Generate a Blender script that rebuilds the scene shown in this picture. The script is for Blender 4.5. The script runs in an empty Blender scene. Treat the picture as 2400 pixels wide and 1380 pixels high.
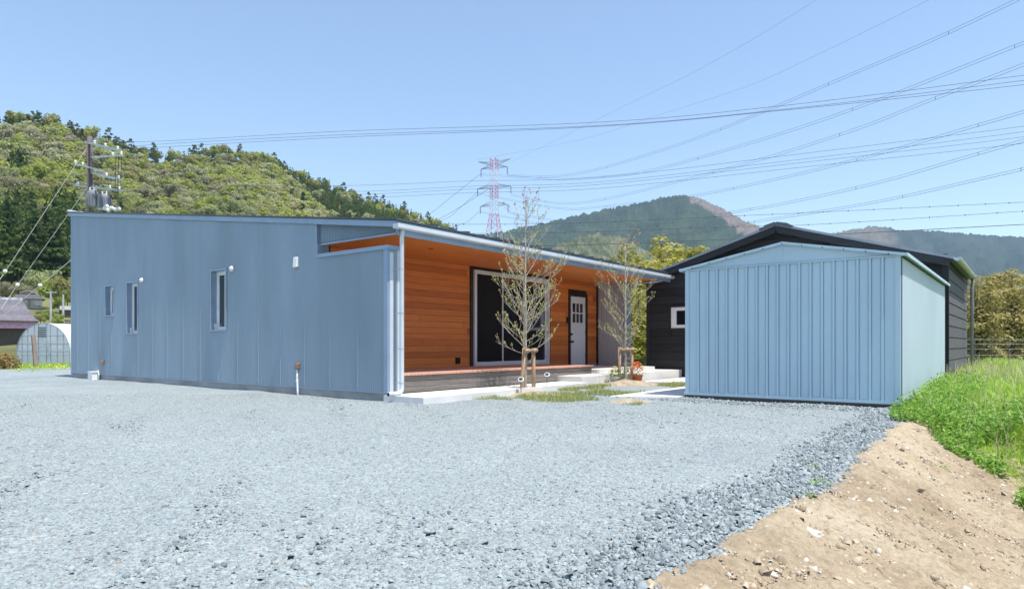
import bpy, math, random
import numpy as np
from mathutils import Vector
random.seed(11)
rng = np.random.default_rng(5)
scn = bpy.context.scene
COL = scn.collection
PI = math.pi

# ------------------------------------------------------------------ camera, sky, sun
# The frame of reference is the grey house: x along its corrugated front (right = +), y into the plot, z up.
A = math.atan2(.6113, .7914)
FPX, CX, HY = 1572., 1200., 807.
RT = np.array([math.cos(A), math.sin(A), 0.]); FW = np.array([-math.sin(A), math.cos(A), 0.]); UP = np.array([0, 0, 1.])
CAM = np.array([8.639, -7.732, .98])
cd = bpy.data.cameras.new('camera'); cam = bpy.data.objects.new('camera', cd); COL.objects.link(cam)
cam.location = CAM; cam.rotation_euler = (PI/2, 0, A)
cd.sensor_width = 36; cd.lens = FPX/2400*36; cd.shift_y = (HY-690)/2400; cd.clip_start = .05; cd.clip_end = 20000
scn.camera = cam

SUN = np.array([.33, -.018, .94]); SUN = SUN/np.linalg.norm(SUN)
EL = math.asin(SUN[2]); ROT = math.atan2(SUN[0], SUN[1])
w = bpy.data.worlds.new('World'); scn.world = w; w.use_nodes = True
nt = w.node_tree; bg = nt.nodes['Background']
sky = nt.nodes.new('ShaderNodeTexSky'); sky.sky_type = 'NISHITA'; sky.sun_disc = False
sky.sun_elevation = EL; sky.sun_rotation = ROT; sky.air_density = 1.0; sky.dust_density = .6; sky.ozone_density = .5; sky.altitude = 100
nt.links.new(sky.outputs[0], bg.inputs[0]); bg.inputs[1].default_value = .114
sl = bpy.data.lights.new('sun', 'SUN'); sl.energy = 3.1; sl.angle = math.radians(.5); sl.color = (1, .95, .87)
so = bpy.data.objects.new('sun', sl); COL.objects.link(so)
so.rotation_euler = Vector(-SUN).to_track_quat('-Z', 'Y').to_euler()
vs = scn.view_settings; vs.view_transform = 'Standard'; vs.look = 'None'; vs.exposure = 1.1; vs.gamma = 1; vs.use_curve_mapping = False
cy = scn.cycles
cy.max_bounces = 8; cy.diffuse_bounces = 6; cy.glossy_bounces = 3; cy.transmission_bounces = 4; cy.transparent_max_bounces = 8; cy.volume_bounces = 0
cy.use_adaptive_sampling = False; cy.use_denoising = True; cy.denoiser = 'OPENIMAGEDENOISE'; cy.denoising_input_passes = 'RGB_ALBEDO_NORMAL'; cy.denoising_prefilter = 'NONE'
cy.sample_clamp_indirect = 6

# ------------------------------------------------------------------ helpers
def at(px, py, d):
    """world point seen at photo pixel (px, py) at distance d along the view axis"""
    return CAM + (FW + RT*(px-CX)/FPX + UP*(HY-py)/FPX)*d
def on(px, py, ax, v):
    r = FW + RT*(px-CX)/FPX + UP*(HY-py)/FPX
    return CAM + r*((v-CAM[ax])/r[ax])
def sm(t): t = np.clip(t, 0, 1); return t*t*(3-2*t)
def hsh(i, j, s=0):
    v = np.sin(i*127.1 + j*311.7 + s*74.7)*43758.5453
    return v-np.floor(v)
def vn(x, y, s=0):
    x = np.asarray(x, float); y = np.asarray(y, float)
    i = np.floor(x); j = np.floor(y); f = sm(x-i); g = sm(y-j)
    return ((hsh(i, j, s)*(1-f)+hsh(i+1, j, s)*f)*(1-g) + (hsh(i, j+1, s)*(1-f)+hsh(i+1, j+1, s)*f)*g)*2-1
def fbm(x, y, o=4, s=0):
    r = 0; a = 1.; n = 0
    for k in range(o):
        r = r+a*vn(x*2**k, y*2**k, s+k*3.3); n += a; a *= .5
    return r/n

def link(name, me, mat=None, parent=None, smooth=False):
    ob = bpy.data.objects.new(name, me); COL.objects.link(ob)
    if mat is not None:
        for m in (mat if isinstance(mat, (list, tuple)) else [mat]): me.materials.append(m)
    if parent is not None: ob.parent = parent
    if smooth: me.polygons.foreach_set('use_smooth', [True]*len(me.polygons))
    return ob
def tag(o, label=None, cat=None, group=None, kind=None):
    if label: o['label'] = label
    if cat: o['category'] = cat
    if group: o['group'] = group
    if kind: o['kind'] = kind
    return o
def empty(name, label, cat, loc=(0, 0, 0), group=None):
    o = bpy.data.objects.new(name, None); COL.objects.link(o); o.location = loc; o.empty_display_size = .2
    return tag(o, label, cat, group)
def np_mesh(name, V, Q=None, T=None, mi=None):
    me = bpy.data.meshes.new(name); V = np.asarray(V, np.float32).reshape(-1, 3)
    me.vertices.add(len(V)); me.vertices.foreach_set('co', V.ravel())
    q = np.zeros((0, 4), np.int32) if Q is None else np.asarray(Q, np.int32).reshape(-1, 4)
    t = np.zeros((0, 3), np.int32) if T is None else np.asarray(T, np.int32).reshape(-1, 3)
    lo = np.concatenate([q.ravel(), t.ravel()]); n = len(q)+len(t)
    me.loops.add(len(lo)); me.loops.foreach_set('vertex_index', lo.astype(np.int32))
    st = np.concatenate([np.arange(len(q))*4, len(q)*4+np.arange(len(t))*3]).astype(np.int32)
    me.polygons.add(n); me.polygons.foreach_set('loop_start', st)
    if mi is not None: me.polygons.foreach_set('material_index', np.asarray(mi, np.int32))
    me.update(calc_edges=True)
    return me
def grid(nx, ny):
    i = np.arange(nx-1)[:, None]*ny + np.arange(ny-1)[None, :]
    i = i.ravel()
    return np.stack([i, i+ny, i+ny+1, i+1], 1)

class MB:
    def __init__(s): s.v = []; s.f = []; s.m = []; s.mi = 0
    def poly(s, pts):
        n = len(s.v); s.v += [tuple(p) for p in pts]; s.f.append(tuple(range(n, n+len(pts)))); s.m.append(s.mi)
    def hexa(s, p):
        n = len(s.v); s.v += [tuple(q) for q in p]
        for f in ((0, 3, 2, 1), (4, 5, 6, 7), (0, 1, 5, 4), (1, 2, 6, 5), (2, 3, 7, 6), (3, 0, 4, 7)):
            s.f.append(tuple(n+k for k in f)); s.m.append(s.mi)
    def box(s, x0, x1, y0, y1, z0, z1):
        s.hexa([(x0, y0, z0), (x1, y0, z0), (x1, y1, z0), (x0, y1, z0), (x0, y0, z1), (x1, y0, z1), (x1, y1, z1), (x0, y1, z1)])
    def bar(s, a, b, w, h=None, up=(0, 0, 1)):
        a = Vector(a); b = Vector(b); h = h or w; d = (b-a)
        if d.length < 1e-6: return
        d.normalize(); u = Vector(up)
        if abs(d.dot(u)) > .97: u = Vector((1, 0, 0))
        x = d.cross(u).normalized()*w/2; y = x.cross(d).normalized()*h/2
        s.hexa([a-x-y, a+x-y, a+x+y, a-x+y, b-x-y, b+x-y, b+x+y, b-x+y])
    def tube(s, pts, r, n=6, caps=True):
        pts = [Vector(p) for p in pts]; m = len(pts)
        rr = r if isinstance(r, (list, tuple, np.ndarray)) else [r]*m
        b0 = len(s.v); x = None
        for i, p in enumerate(pts):
            d = (pts[min(i+1, m-1)]-pts[max(i-1, 0)])
            if d.length < 1e-9: d = Vector((0, 0, 1))
            d.normalize()
            if x is None:
                x = d.orthogonal().normalized()
            else:
                x = x-d*x.dot(d); x = x.normalized() if x.length > 1e-6 else d.orthogonal().normalized()
            y = d.cross(x)
            for k in range(n):
                t = 2*PI*k/n; q = p+(x*math.cos(t)+y*math.sin(t))*float(rr[i]); s.v.append((q.x, q.y, q.z))
        for i in range(m-1):
            for k in range(n):
                a = b0+i*n+k; b = b0+i*n+(k+1) % n
                s.f.append((a, b, b+n, a+n)); s.m.append(s.mi)
        if caps:
            s.f.append(tuple(b0+k for k in reversed(range(n)))); s.m.append(s.mi)
            s.f.append(tuple(b0+(m-1)*n+k for k in range(n))); s.m.append(s.mi)
    def lathe(s, c, prof, n=16, axis=(0, 0, 1)):
        ax = Vector(axis).normalized(); x = ax.orthogonal().normalized(); y = ax.cross(x); c = Vector(c); b0 = len(s.v)
        for r, h in prof:
            for k in range(n):
                t = 2*PI*k/n; q = c+ax*h+(x*math.cos(t)+y*math.sin(t))*r; s.v.append((q.x, q.y, q.z))
        for i in range(len(prof)-1):
            for k in range(n):
                a = b0+i*n+k; b = b0+i*n+(k+1) % n
                s.f.append((a, b, b+n, a+n)); s.m.append(s.mi)
        s.f.append(tuple(b0+k for k in reversed(range(n)))); s.m.append(s.mi)
        s.f.append(tuple(b0+(len(prof)-1)*n+k for k in range(n))); s.m.append(s.mi)
    def build(s, name, mat, parent=None, smooth=False, bevel=0):
        me = bpy.data.meshes.new(name); me.from_pydata(s.v, [], s.f); 
        me.polygons.foreach_set('material_index', s.m); me.update()
        o = link(name, me, mat, parent, smooth)
        if parent is not None:
            L = parent; t = Vector((0, 0, 0))
            while L is not None: t += Vector(L.location); L = L.parent
            if t.length > 0: me.transform(__import__('mathutils').Matrix.Translation(-t))
        if bevel:
            b = o.modifiers.new('bevel', 'BEVEL'); b.width = bevel; b.segments = 2; b.limit_method = 'ANGLE'
        return o

# ------------------------------------------------------------------ materials
def S(r, g, b):
    f = lambda c: (c/255/12.92) if c <= 10 else ((c/255+.055)/1.055)**2.4
    return (f(r), f(g), f(b))
def base(name):
    m = bpy.data.materials.new(name); m.use_nodes = True
    return m, m.node_tree, m.node_tree.nodes['Principled BSDF']
def nd(nt, t, **k):
    n = nt.nodes.new(t)
    for a, b in k.items(): setattr(n, a, b)
    return n
def ramp(nt, stops, interp='LINEAR'):
    r = nd(nt, 'ShaderNodeValToRGB'); cr = r.color_ramp; cr.interpolation = interp
    while len(cr.elements) > 1: cr.elements.remove(cr.elements[-1])
    cr.elements[0].position = stops[0][0]; cr.elements[0].color = (*stops[0][1], 1)
    for p, c in stops[1:]:
        e = cr.elements.new(p); e.color = (*c, 1)
    return r
def coords(nt, scale=(1, 1, 1), kind='Object'):
    tc = nd(nt, 'ShaderNodeTexCoord'); mp = nd(nt, 'ShaderNodeMapping'); mp.inputs['Scale'].default_value = scale
    nt.links.new(tc.outputs[kind], mp.inputs[0]); return mp
def noise(nt, vec, scale, detail=4, rough=.55, dist=0):
    n = nd(nt, 'ShaderNodeTexNoise'); n.inputs['Scale'].default_value = scale; n.inputs['Detail'].default_value = detail
    n.inputs['Roughness'].default_value = rough; n.inputs['Distortion'].default_value = dist
    nt.links.new(vec.outputs[0], n.inputs[0]); return n
def bump(nt, b, h, strength, dist=.01):
    n = nd(nt, 'ShaderNodeBump'); n.inputs['Strength'].default_value = strength; n.inputs['Distance'].default_value = dist
    nt.links.new(h, n.inputs['Height']); nt.links.new(n.outputs[0], b.inputs['Normal']); return n
def M(name, c, rough=.6, metal=0, var=.12, scale=(3, 3, 3), bmp=0, bscale=40, bd=.004, spec=.4):
    """painted / plain material with soft blotches of wear and an optional bump"""
    m, nt, b = base(name); mp = coords(nt, scale); n = noise(nt, mp, 1.0, 6)
    lo = tuple(max(0, x*(1-var*2)) for x in c); hi = tuple(min(1, x*(1+var)) for x in c)
    r = ramp(nt, [(.3, lo), (.7, hi)]); nt.links.new(n.outputs[0], r.inputs[0]); nt.links.new(r.outputs[0], b.inputs['Base Color'])
    b.inputs['Roughness'].default_value = rough; b.inputs['Metallic'].default_value = metal; b.inputs['Specular IOR Level'].default_value = spec
    if bmp:
        mp2 = coords(nt); n2 = noise(nt, mp2, bscale, 5); bump(nt, b, n2.outputs[0], bmp, bd)
    return m
def M_isl(name, stops, rough=.7, stretch=(2, 60, 60), grain=.35, bmp=.2, spec=.3, gscale=1.0):
    """every loose piece (board, chip, leaf) its own tone, with grain along it"""
    m, nt, b = base(name); g = nd(nt, 'ShaderNodeNewGeometry'); r = ramp(nt, stops)
    nt.links.new(g.outputs['Random Per Island'], r.inputs[0])
    mp = coords(nt, stretch); n = noise(nt, mp, gscale, 5, .6, .4)
    mx = nd(nt, 'ShaderNodeMixRGB', blend_type='MULTIPLY'); mx.inputs[0].default_value = 1
    rr = ramp(nt, [(.3, (1-grain,)*3), (.7, (1.0,)*3)]); nt.links.new(n.outputs[0], rr.inputs[0])
    nt.links.new(r.outputs[0], mx.inputs[1]); nt.links.new(rr.outputs[0], mx.inputs[2]); nt.links.new(mx.outputs[0], b.inputs['Base Color'])
    b.inputs['Roughness'].default_value = rough; b.inputs['Specular IOR Level'].default_value = spec
    if bmp: bump(nt, b, n.outputs[0], bmp, .003)
    return m
def M_leaf(name, stops, trans=.3, objvar=.0, rough=.6, trc=None):
    """foliage: tone per leaf, shift per tree, light passing through"""
    m, nt, b = base(name); g = nd(nt, 'ShaderNodeNewGeometry'); r = ramp(nt, stops)
    if objvar:
        oi = nd(nt, 'ShaderNodeObjectInfo'); ma = nd(nt, 'ShaderNodeMath', operation='MULTIPLY_ADD'); ma.inputs[1].default_value = objvar
        mb = nd(nt, 'ShaderNodeMath', operation='MULTIPLY'); mb.inputs[1].default_value = 1-objvar
        nt.links.new(g.outputs['Random Per Island'], mb.inputs[0]); nt.links.new(oi.outputs['Random'], ma.inputs[0]); nt.links.new(mb.outputs[0], ma.inputs[2])
        nt.links.new(ma.outputs[0], r.inputs[0])
    else: nt.links.new(g.outputs['Random Per Island'], r.inputs[0])
    nt.links.new(r.outputs[0], b.inputs['Base Color']); b.inputs['Roughness'].default_value = rough; b.inputs['Specular IOR Level'].default_value = .25
    if trans:
        t = nd(nt, 'ShaderNodeBsdfTranslucent'); mx = nd(nt, 'ShaderNodeMixShader'); mx.inputs[0].default_value = trans
        nt.links.new(r.outputs[0], t.inputs[0]); nt.links.new(b.outputs[0], mx.inputs[1]); nt.links.new(t.outputs[0], mx.inputs[2])
        nt.links.new(mx.outputs[0], nt.nodes['Material Output'].inputs[0])
    return m

STEEL = M('galvanised_siding', (.33, .415, .495), .38, .2, .07, (.9, .9, .25), .12, 1.3, .03, spec=.5)
TRIM = M('grey_trim', (.29, .38, .50), .42, .2, .06, (2, 2, 2))
GUTTER = M('pale_gutter', (.62, .66, .69), .35, .1, .05, (2, 2, 2))
ROOFM = M('dark_roof_sheet', (.10, .11, .125), .45, .3, .12, (1, 1, 1))
CONC = M('foundation_concrete', (.33, .34, .35), .85, 0, .18, (1.2, 1.2, 3), .25, 60)
SLAB = M('pale_concrete', (.70, .69, .67), .8, 0, .07, (1.3, 1.3, 1.3), .12, 80)
CEDAR = M_isl('cedar_boards', [(0, (.44, .115, .030)), (.2, (.68, .20, .047)), (.65, (.83, .275, .068)), (.88, (.76, .235, .055)), (1, (.50, .135, .034))], .5, (2.5, 1.6, 55), .32, .12)
SOFFIT = M_isl('cedar_soffit', [(0, (.62, .19, .045)), (.5, (.78, .26, .06)), (1, (.70, .22, .05))], .5, (60, 1.5, 60), .25, .12)
DECKM = M_isl('deck_boards', [(0, (.56, .30, .21)), (.5, (.68, .40, .30)), (1, (.62, .35, .25))], .7, (3, 60, 60), .25, .2)
SKIRT = M_isl('weathered_board', [(0, (.19, .165, .15)), (.5, (.30, .265, .24)), (1, (.24, .21, .19))], .75, (60, 2, 50), .45, .3)
DARKTRIM = M('dark_brown_trim', (.035, .022, .018), .5, 0, .2, (4, 4, 4))
ALU = M('aluminium_frame', (.72, .73, .75), .4, .15, .04, (3, 3, 3))
WHITE = M('white_plastic', (.80, .80, .78), .45, 0, .03, (4, 4, 4))
DOORM = M('painted_door', (.66, .67, .68), .5, 0, .04, (3, 3, 1.5))
BLACK = M('black_metal', (.02, .02, .021), .45, .2, .2, (5, 5, 5))
PANE = M('dark_window_glass', (.012, .013, .014), .04, 0, .1, (1, 1, 1), spec=.8)
PANE.node_tree.nodes['Principled BSDF'].inputs['IOR'].default_value = 2.1
SCREEN = M('insect_screen', (.018, .018, .018), .8, 0, .1, (1, 1, 1), spec=.1)
BROWNCAP = M('brown_cap', (.24, .15, .11), .5, 0, .1)
GARAGE = M('pale_blue_steel', (.47, .62, .72), .40, .05, .05, (.8, .8, .4), .12, 1.1, .03, spec=.45)
CHAR = M_isl('charred_boards', [(0, (.020, .020, .022)), (.5, (.034, .034, .037)), (1, (.048, .047, .05))], .62, (2, 2, 45), .5, .35)
ROUNDWOOD = M('peeled_stake', (.50, .34, .21), .75, 0, .22, (14, 14, 4), .3, 50)
ROPE = M('palm_rope', (.50, .40, .27), .85, 0, .25, (60, 60, 60), .5, 120)
BARK = M('young_bark', (.50, .46, .37), .8, 0, .3, (30, 30, 9), .3, 90)
POLEM = M('concrete_pole', (.17, .135, .135), .8, 0, .2, (3, 3, .6))
GALV = M('galvanised_metal', (.55, .58, .60), .45, .3, .1)
WIRE = M('power_cable', (.035, .045, .06), .6, 0, .1)
WIREL = M('aluminium_conductor', (.16, .21, .29), .5, 0, .1)
RED = M('tower_red', (.66, .12, .16), .5, 0, .1); TWHITE = M('tower_white', (.78, .78, .78), .5, 0, .05)
SILVER = M('tower_steel', (.28, .32, .36), .5, .2, .1)
FILM = M_leaf('plastic_film', [(0, (.84, .86, .92)), (1, (.86, .88, .94))], .35, 0, .35)

# gravel: slate chips
def gravel_mat():
    m, nt, b = base('slate_gravel'); mp = coords(nt)
    v = nd(nt, 'ShaderNodeTexVoronoi'); v.inputs['Scale'].default_value = 60; nt.links.new(mp.outputs[0], v.inputs[0])
    sp = nd(nt, 'ShaderNodeSeparateColor'); nt.links.new(v.outputs['Color'], sp.inputs[0])
    r = ramp(nt, [(0, (.15, .175, .18)), (.3, (.25, .29, .295)), (.65, (.31, .355, .36)), (1, (.38, .425, .425))]); nt.links.new(sp.outputs[0], r.inputs[0])
    n = noise(nt, mp, .55, 5); rr = ramp(nt, [(.3, (.80, .82, .84)), (.7, (1.08, 1.08, 1.06))]); nt.links.new(n.outputs[0], rr.inputs[0])
    mx = nd(nt, 'ShaderNodeMixRGB', blend_type='MULTIPLY'); mx.inputs[0].default_value = 1
    nt.links.new(r.outputs[0], mx.inputs[1]); nt.links.new(rr.outputs[0], mx.inputs[2]); nt.links.new(mx.outputs[0], b.inputs['Base Color'])
    b.inputs['Roughness'].default_value = .75
    n2 = noise(nt, mp, 60, 3); ad = nd(nt, 'ShaderNodeMath', operation='SUBTRACT'); nt.links.new(n2.outputs[0], ad.inputs[0]); nt.links.new(v.outputs['Distance'], ad.inputs[1])
    bump(nt, b, ad.outputs[0], .3, .008); return m
GRAVEL = gravel_mat()
CHIP = M_isl('slate_chips', [(0, (.21, .24, .245)), (.2, (.27, .31, .315)), (.6, (.325, .37, .375)), (.965, (.385, .43, .43)), (.985, (.38, .32, .25)), (1, (.44, .45, .44))], .7, (60, 60, 60), .2, 0)
CHIPD = M_isl('coarse_slate', [(0, (.15, .18, .19)), (.5, (.26, .305, .32)), (1, (.40, .45, .46))], .7, (50, 50, 50), .2, 0)
def dirt_mat():
    m, nt, b = base('dry_dirt'); mp = coords(nt); n = noise(nt, mp, 1.1, 8, .65); n2 = noise(nt, mp, 26, 6, .7)
    r = ramp(nt, [(.3, (.35, .27, .185)), (.52, (.50, .415, .295)), (.72, (.61, .53, .40))]); nt.links.new(n.outputs[0], r.inputs[0])
    r2 = ramp(nt, [(.3, (.72, .68, .64)), (.6, (1.05, 1.04, 1.02))]); nt.links.new(n2.outputs[0], r2.inputs[0])
    mx = nd(nt, 'ShaderNodeMixRGB', blend_type='MULTIPLY'); mx.inputs[0].default_value = 1
    nt.links.new(r.outputs[0], mx.inputs[1]); nt.links.new(r2.outputs[0], mx.inputs[2]); nt.links.new(mx.outputs[0], b.inputs['Base Color'])
    b.inputs['Roughness'].default_value = .9; b.inputs['Specular IOR Level'].default_value = .1
    bump(nt, b, n2.outputs[0], 1.0, .035); return m
DIRT = dirt_mat()
CLOD = M_isl('dirt_clods', [(0, (.33, .255, .175)), (.55, (.46, .38, .27)), (.9, (.58, .50, .39)), (.95, (.62, .58, .51)), (1, (.70, .68, .63))], .9, (40, 40, 40), .25, 0)
GRASSG = M('grassy_ground', (.16, .19, .06), .9, 0, .3, (.7, .7, .7), .4, 30, .03)
FOREST = M('forest_floor', (.17, .18, .07), .95, 0, .3, (.08, .08, .08))
ASPH = M('pale_asphalt', (.34, .34, .35), .9, 0, .08, (2, 2, 2))
SAND = M('sandy_soil', (.42, .35, .26), .95, 0, .2, (9, 9, 9), .5, 60, .01)
GRASS = M_leaf('grass_blades', [(0, (.18, .34, .03)), (.45, (.38, .58, .06)), (.82, (.56, .70, .14)), (1, (.78, .82, .52))], .5)
WEED = M_leaf('weed_leaves', [(0, (.10, .23, .03)), (.6, (.22, .42, .055)), (1, (.40, .56, .13))], .4)
TURF = M_leaf('short_turf', [(0, (.18, .24, .06)), (.5, (.32, .37, .11)), (1, (.52, .50, .26))], .3)
BUD = M_leaf('dogwood_buds', [(0, (.42, .40, .11)), (.5, (.56, .52, .18)), (1, (.66, .56, .28))], .35)
PETAL = M_leaf('pink_bracts', [(0, (.70, .22, .28)), (1, (.80, .42, .45))], .3)

# ------------------------------------------------------------------ terrain
def xe(y):                                   # where the gravel pad breaks into the bank
    return 7.30+.028*np.clip(-y, -4, 12)+.10*vn(y*1.1, y*0+3)+.05*vn(y*4, y*0+9)
def grass_s(x, y):                           # signed distance into the grass from its ragged edge
    n = np.array([.925, .38]); p = (x-7.35)*n[0]+(y-2.45)*n[1]
    return p+.22*vn(x*1.3, y*1.3, 4)+.1*vn(x*4, y*4, 5)
def padz(x, y):
    rut = .010*np.sin((x*.55+y*.83)*5.2)*sm((vn(x*.5, y*.5, 7)+.25))
    return .016*vn(x*.7, y*.7, 1)+.008*vn(x*2.3, y*2.3, 2)+rut
def gz(x, y):
    x = np.asarray(x, float); y = np.asarray(y, float)
    d = x-xe(y)
    z = -.45*sm(d/1.5)-.05*sm((d-1.2)/2)
    z = z+sm(d/.5)*(.035*vn(x*2.1, y*2.1, 11)+.018*vn(x*6, y*6, 12))
    g = grass_s(x, y); z = z*(1-sm((g+.3)/2.2))+.17*sm((g+.1)/3.0)
    return z+padz(x, y)*(1-sm(d/.4+.5))
def ground_z(x, y):
    z = -.14+0*x-.30*sm((-x-15)/22)+.1*sm((x-9)/10)*sm((y-4)/8)
    return z-.75*sm((x-6.2)/.8)*(1-sm((x-15)/3))*(1-sm((y-3)/3))*sm((y+14)/3)
def axis(c, near, step, far):
    a = np.arange(-near, near+.1, step); g = near*1.25**np.arange(1, 60); g = g[g < far]
    return np.concatenate([c-g[::-1], c+a, c+g])
gx = axis(0, 60, 1.0, 4200); gy = axis(0, 60, 1.0, 4200)
X, Y = np.meshgrid(gx, gy, indexing='ij'); Z = ground_z(X, Y)
tag(link('ground', np_mesh('ground', np.stack([X, Y, Z], -1), grid(len(gx), len(gy))), GRASSG, smooth=True), kind='structure')

# gravel yard
ys = np.arange(-11, 9.6, .07); us = np.linspace(0, 1, 330)
Yg, Ug = np.meshgrid(ys, us, indexing='ij'); x1 = xe(Yg)+.10; Xg = -24+(x1+24)*(1-(1-Ug)**1.6)
Zg = np.where(Xg > xe(Yg)-.6, gz(Xg, Yg), padz(Xg, Yg))+.012
tag(link('gravel_yard', np_mesh('gravel_yard', np.stack([Xg, Yg, Zg], -1), grid(len(ys), len(us))[:, ::-1]), GRAVEL, smooth=True), 'pale slate gravel yard in front of the buildings', kind='structure')
# dirt bank and ditch
xs = np.concatenate([np.arange(6.6, 10.6, .025), np.arange(10.6, 16, .2)]); yb = np.arange(-9, 4.2, .025)
Xb, Yb = np.meshgrid(xs, yb, indexing='ij'); Zb = gz(Xb, Yb)
dd = sm((Xb-xe(Yb)+.05)/.25)*(1-.6*sm(grass_s(Xb, Yb)/1.))
Zb = Zb+dd*(.050*np.abs(fbm(Xb*6, Yb*6, 5, 21))+.014*vn(Xb*19, Yb*19, 23)+.008*np.abs(vn(Xb*34, Yb*34, 24))+.034*np.abs(vn((Xb+Yb*.7)*3.2, (Yb-Xb*.7)*9, 25))*(.4+.6*(vn(Xb*1.3, Yb*1.3, 26) > -.2)))-.02*(1-dd)
tag(link('dirt_bank', np_mesh('dirt_bank', np.stack([Xb, Yb, Zb], -1), grid(len(xs), len(yb))), DIRT, smooth=True), 'bare sandy bank dropping from the gravel to a ditch', kind='structure')
# raised grass field right of the garage
xf = np.arange(7.15, 40, .4); yf = np.arange(3.6, 42, .4); Xf, Yf = np.meshgrid(xf, yf, indexing='ij')
tag(link('grass_field', np_mesh('grass_field', np.stack([Xf, Yf, gz(Xf, Yf)-.03*sm((Xf-30)/8)], -1), grid(len(xf), len(yf))), GRASSG, smooth=True), kind='structure')
# road at the far left
def sheet(name, pts, mat, z, th=None, lab=None):
    mb = MB(); n = len(pts)
    mb.poly([(p[0], p[1], z) for p in pts])
    if th:
        for i in range(n):
            a, b = pts[i], pts[(i+1) % n]
            mb.poly([(a[0], a[1], z-th), (b[0], b[1], z-th), (b[0], b[1], z), (a[0], a[1], z)])
    return tag(mb.build(name, mat), lab, kind='structure')
rp = [on(-420, 893, 2, -.07), on(172, 884.5, 2, -.07), on(250, 879.0, 2, -.07), on(172, 877.2, 2, -.07), on(-420, 882, 2, -.07)]
sheet('road', rp, ASPH, -.07, .2, 'narrow pale road beyond the gravel')
# concrete around the house
sheet('concrete_apron', [(-.05, -.05), (.9, -.05), (.72, 5.35), (-.05, 5.35)], SLAB, .12, .3, 'pale concrete apron below the deck')
sheet('concrete_step', [(-2.3, 5.35), (.55, 5.35), (.55, 11.6), (-2.3, 11.6)], SLAB, .245, .4, 'raised concrete porch behind the deck')
sheet('upper_step', [(-2.2, 7.15), (-.1, 7.15), (-.1, 10.45), (-2.2, 10.45)], SLAB, .335, .3, 'upper porch step before the entrance door')
sheet('garage_slab', [(2.62, 2.95), (3.66, 3.50), (3.66, 3.88), (7.06, 3.88), (7.06, 10.5), (2.45, 10.4)], SLAB, .045, .2, 'concrete slab the metal garage stands on')
sheet('shed_apron', [(.7, 7.9), (2.44, 8.25), (2.44, 10.95), (.7, 10.95)], SLAB, .03, .2, 'pale concrete strip before the dark shed')

# ------------------------------------------------------------------ the grey house
house = empty('house', 'low grey corrugated metal house with a single slope roof and cedar clad veranda', 'house')
WINS = [(-11.36, -10.84, 1.77, 2.555), (-10.02, -9.42, 1.275, 2.575), (-5.765, -5.16, 1.305, 2.60)]
XL, XV, SOF = -13.75, -2.05, 2.87
def roofz(x): return 3.055+(.2-x)*.1292
def corr(mb, xs_, y, span, pitch=.045, amp=.008, ax=0, sgn=-1, lap=0):
    """vertical corrugation along x (ax=0) or y (ax=1); span(x) gives the list of z intervals"""
    x0, x1 = xs_; n = int((x1-x0)/pitch*6)
    for i in range(n):
        a = x0+(x1-x0)*i/n; b = x0+(x1-x0)*(i+1)/n
        ka = amp*(1.35 if lap and (a % (pitch*lap)) < pitch*.5-1e-6 else 1); kb = amp*(1.35 if lap and (b % (pitch*lap)) < pitch*.5-1e-6 else 1)
        oa = y+sgn*ka*math.sin(2*PI*a/pitch); ob = y+sgn*kb*math.sin(2*PI*b/pitch)
        for za, zb in span((a+b)/2):
            f = zb if callable(zb) else (lambda q: zb)
            if ax == 0: mb.poly([(a, oa, za), (b, ob, za), (b, ob, f(b)), (a, oa, f(a))])
            else: mb.poly([(oa, a, za), (ob, b, za), (ob, b, f(b)), (oa, a, f(a))])
def fspan(x):
    if x > -1.98: return [(.16, 2.60)]
    for a, b, z0, z1 in WINS:
        if a < x < b: return [(.16, z0), (z1, lambda q: roofz(q)-.1)]
    return [(.16, lambda q: roofz(q)-.1)]
mb = MB(); corr(mb, (XL, -.03), 0, fspan, .056, .0165, 0, -1, 14); mb.build('front_wall', STEEL, house)
mb = MB(); corr(mb, (-2.0, .13), .105, lambda x: [(SOF+.0, lambda q: roofz(q)-.09)], .046, .021); mb.build('gable_panel', STEEL, house)
mb = MB(); mb.box(-2.03, .15, .05, .075, SOF-.03, SOF); mb.box(-2.03, -1.99, .012, .10, SOF, roofz(-2.03)-.1); mb.box(.13, .16, .06, .11, SOF-.03, roofz(.13)-.09); mb.build('panel_flashing', TRIM, house)
# corner and base flashings
mb = MB(); mb.box(XL-.03, XL+.03, -.022, .03, .10, roofz(XL)-.1); mb.box(-.085, .012, -.02, .028, .145, 2.60); mb.box(XL, -.085, -.02, .0, .145, .165)
mb.build('corner_flashing', TRIM, house)
# wing wall end (faces the veranda side), cap, jamb
mb = MB(); corr(mb, (.03, .22), 0.0, lambda y: [(.11, 2.60)], .058, .010, 1, 1); mb.build('wing_wall', STEEL, house)
mb = MB(); mb.box(-.0, .022, .028, .105, .11, 2.55); mb.box(0, .02, .20, .25, .11, 2.60); mb.build('wing_trim', GUTTER, house)
mb = MB(); mb.box(-1.95, .035, -.035, .27, 2.60, 2.668); mb.build('wing_cap', TRIM, house)
mb = MB(); mb.box(-2.0, -1.95, .0, .26, 2.668, SOF); mb.box(-1.99, -.02, .02, .25, .02, 2.60); mb.build('wing_jamb', TRIM, house)
mb = MB(); mb.box(XL+.02, -.0, .012, .3, -.3, .155); mb.box(-.3, 0, .3, .35, -.3, .1); mb.build('foundation', CONC, house)
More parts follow.
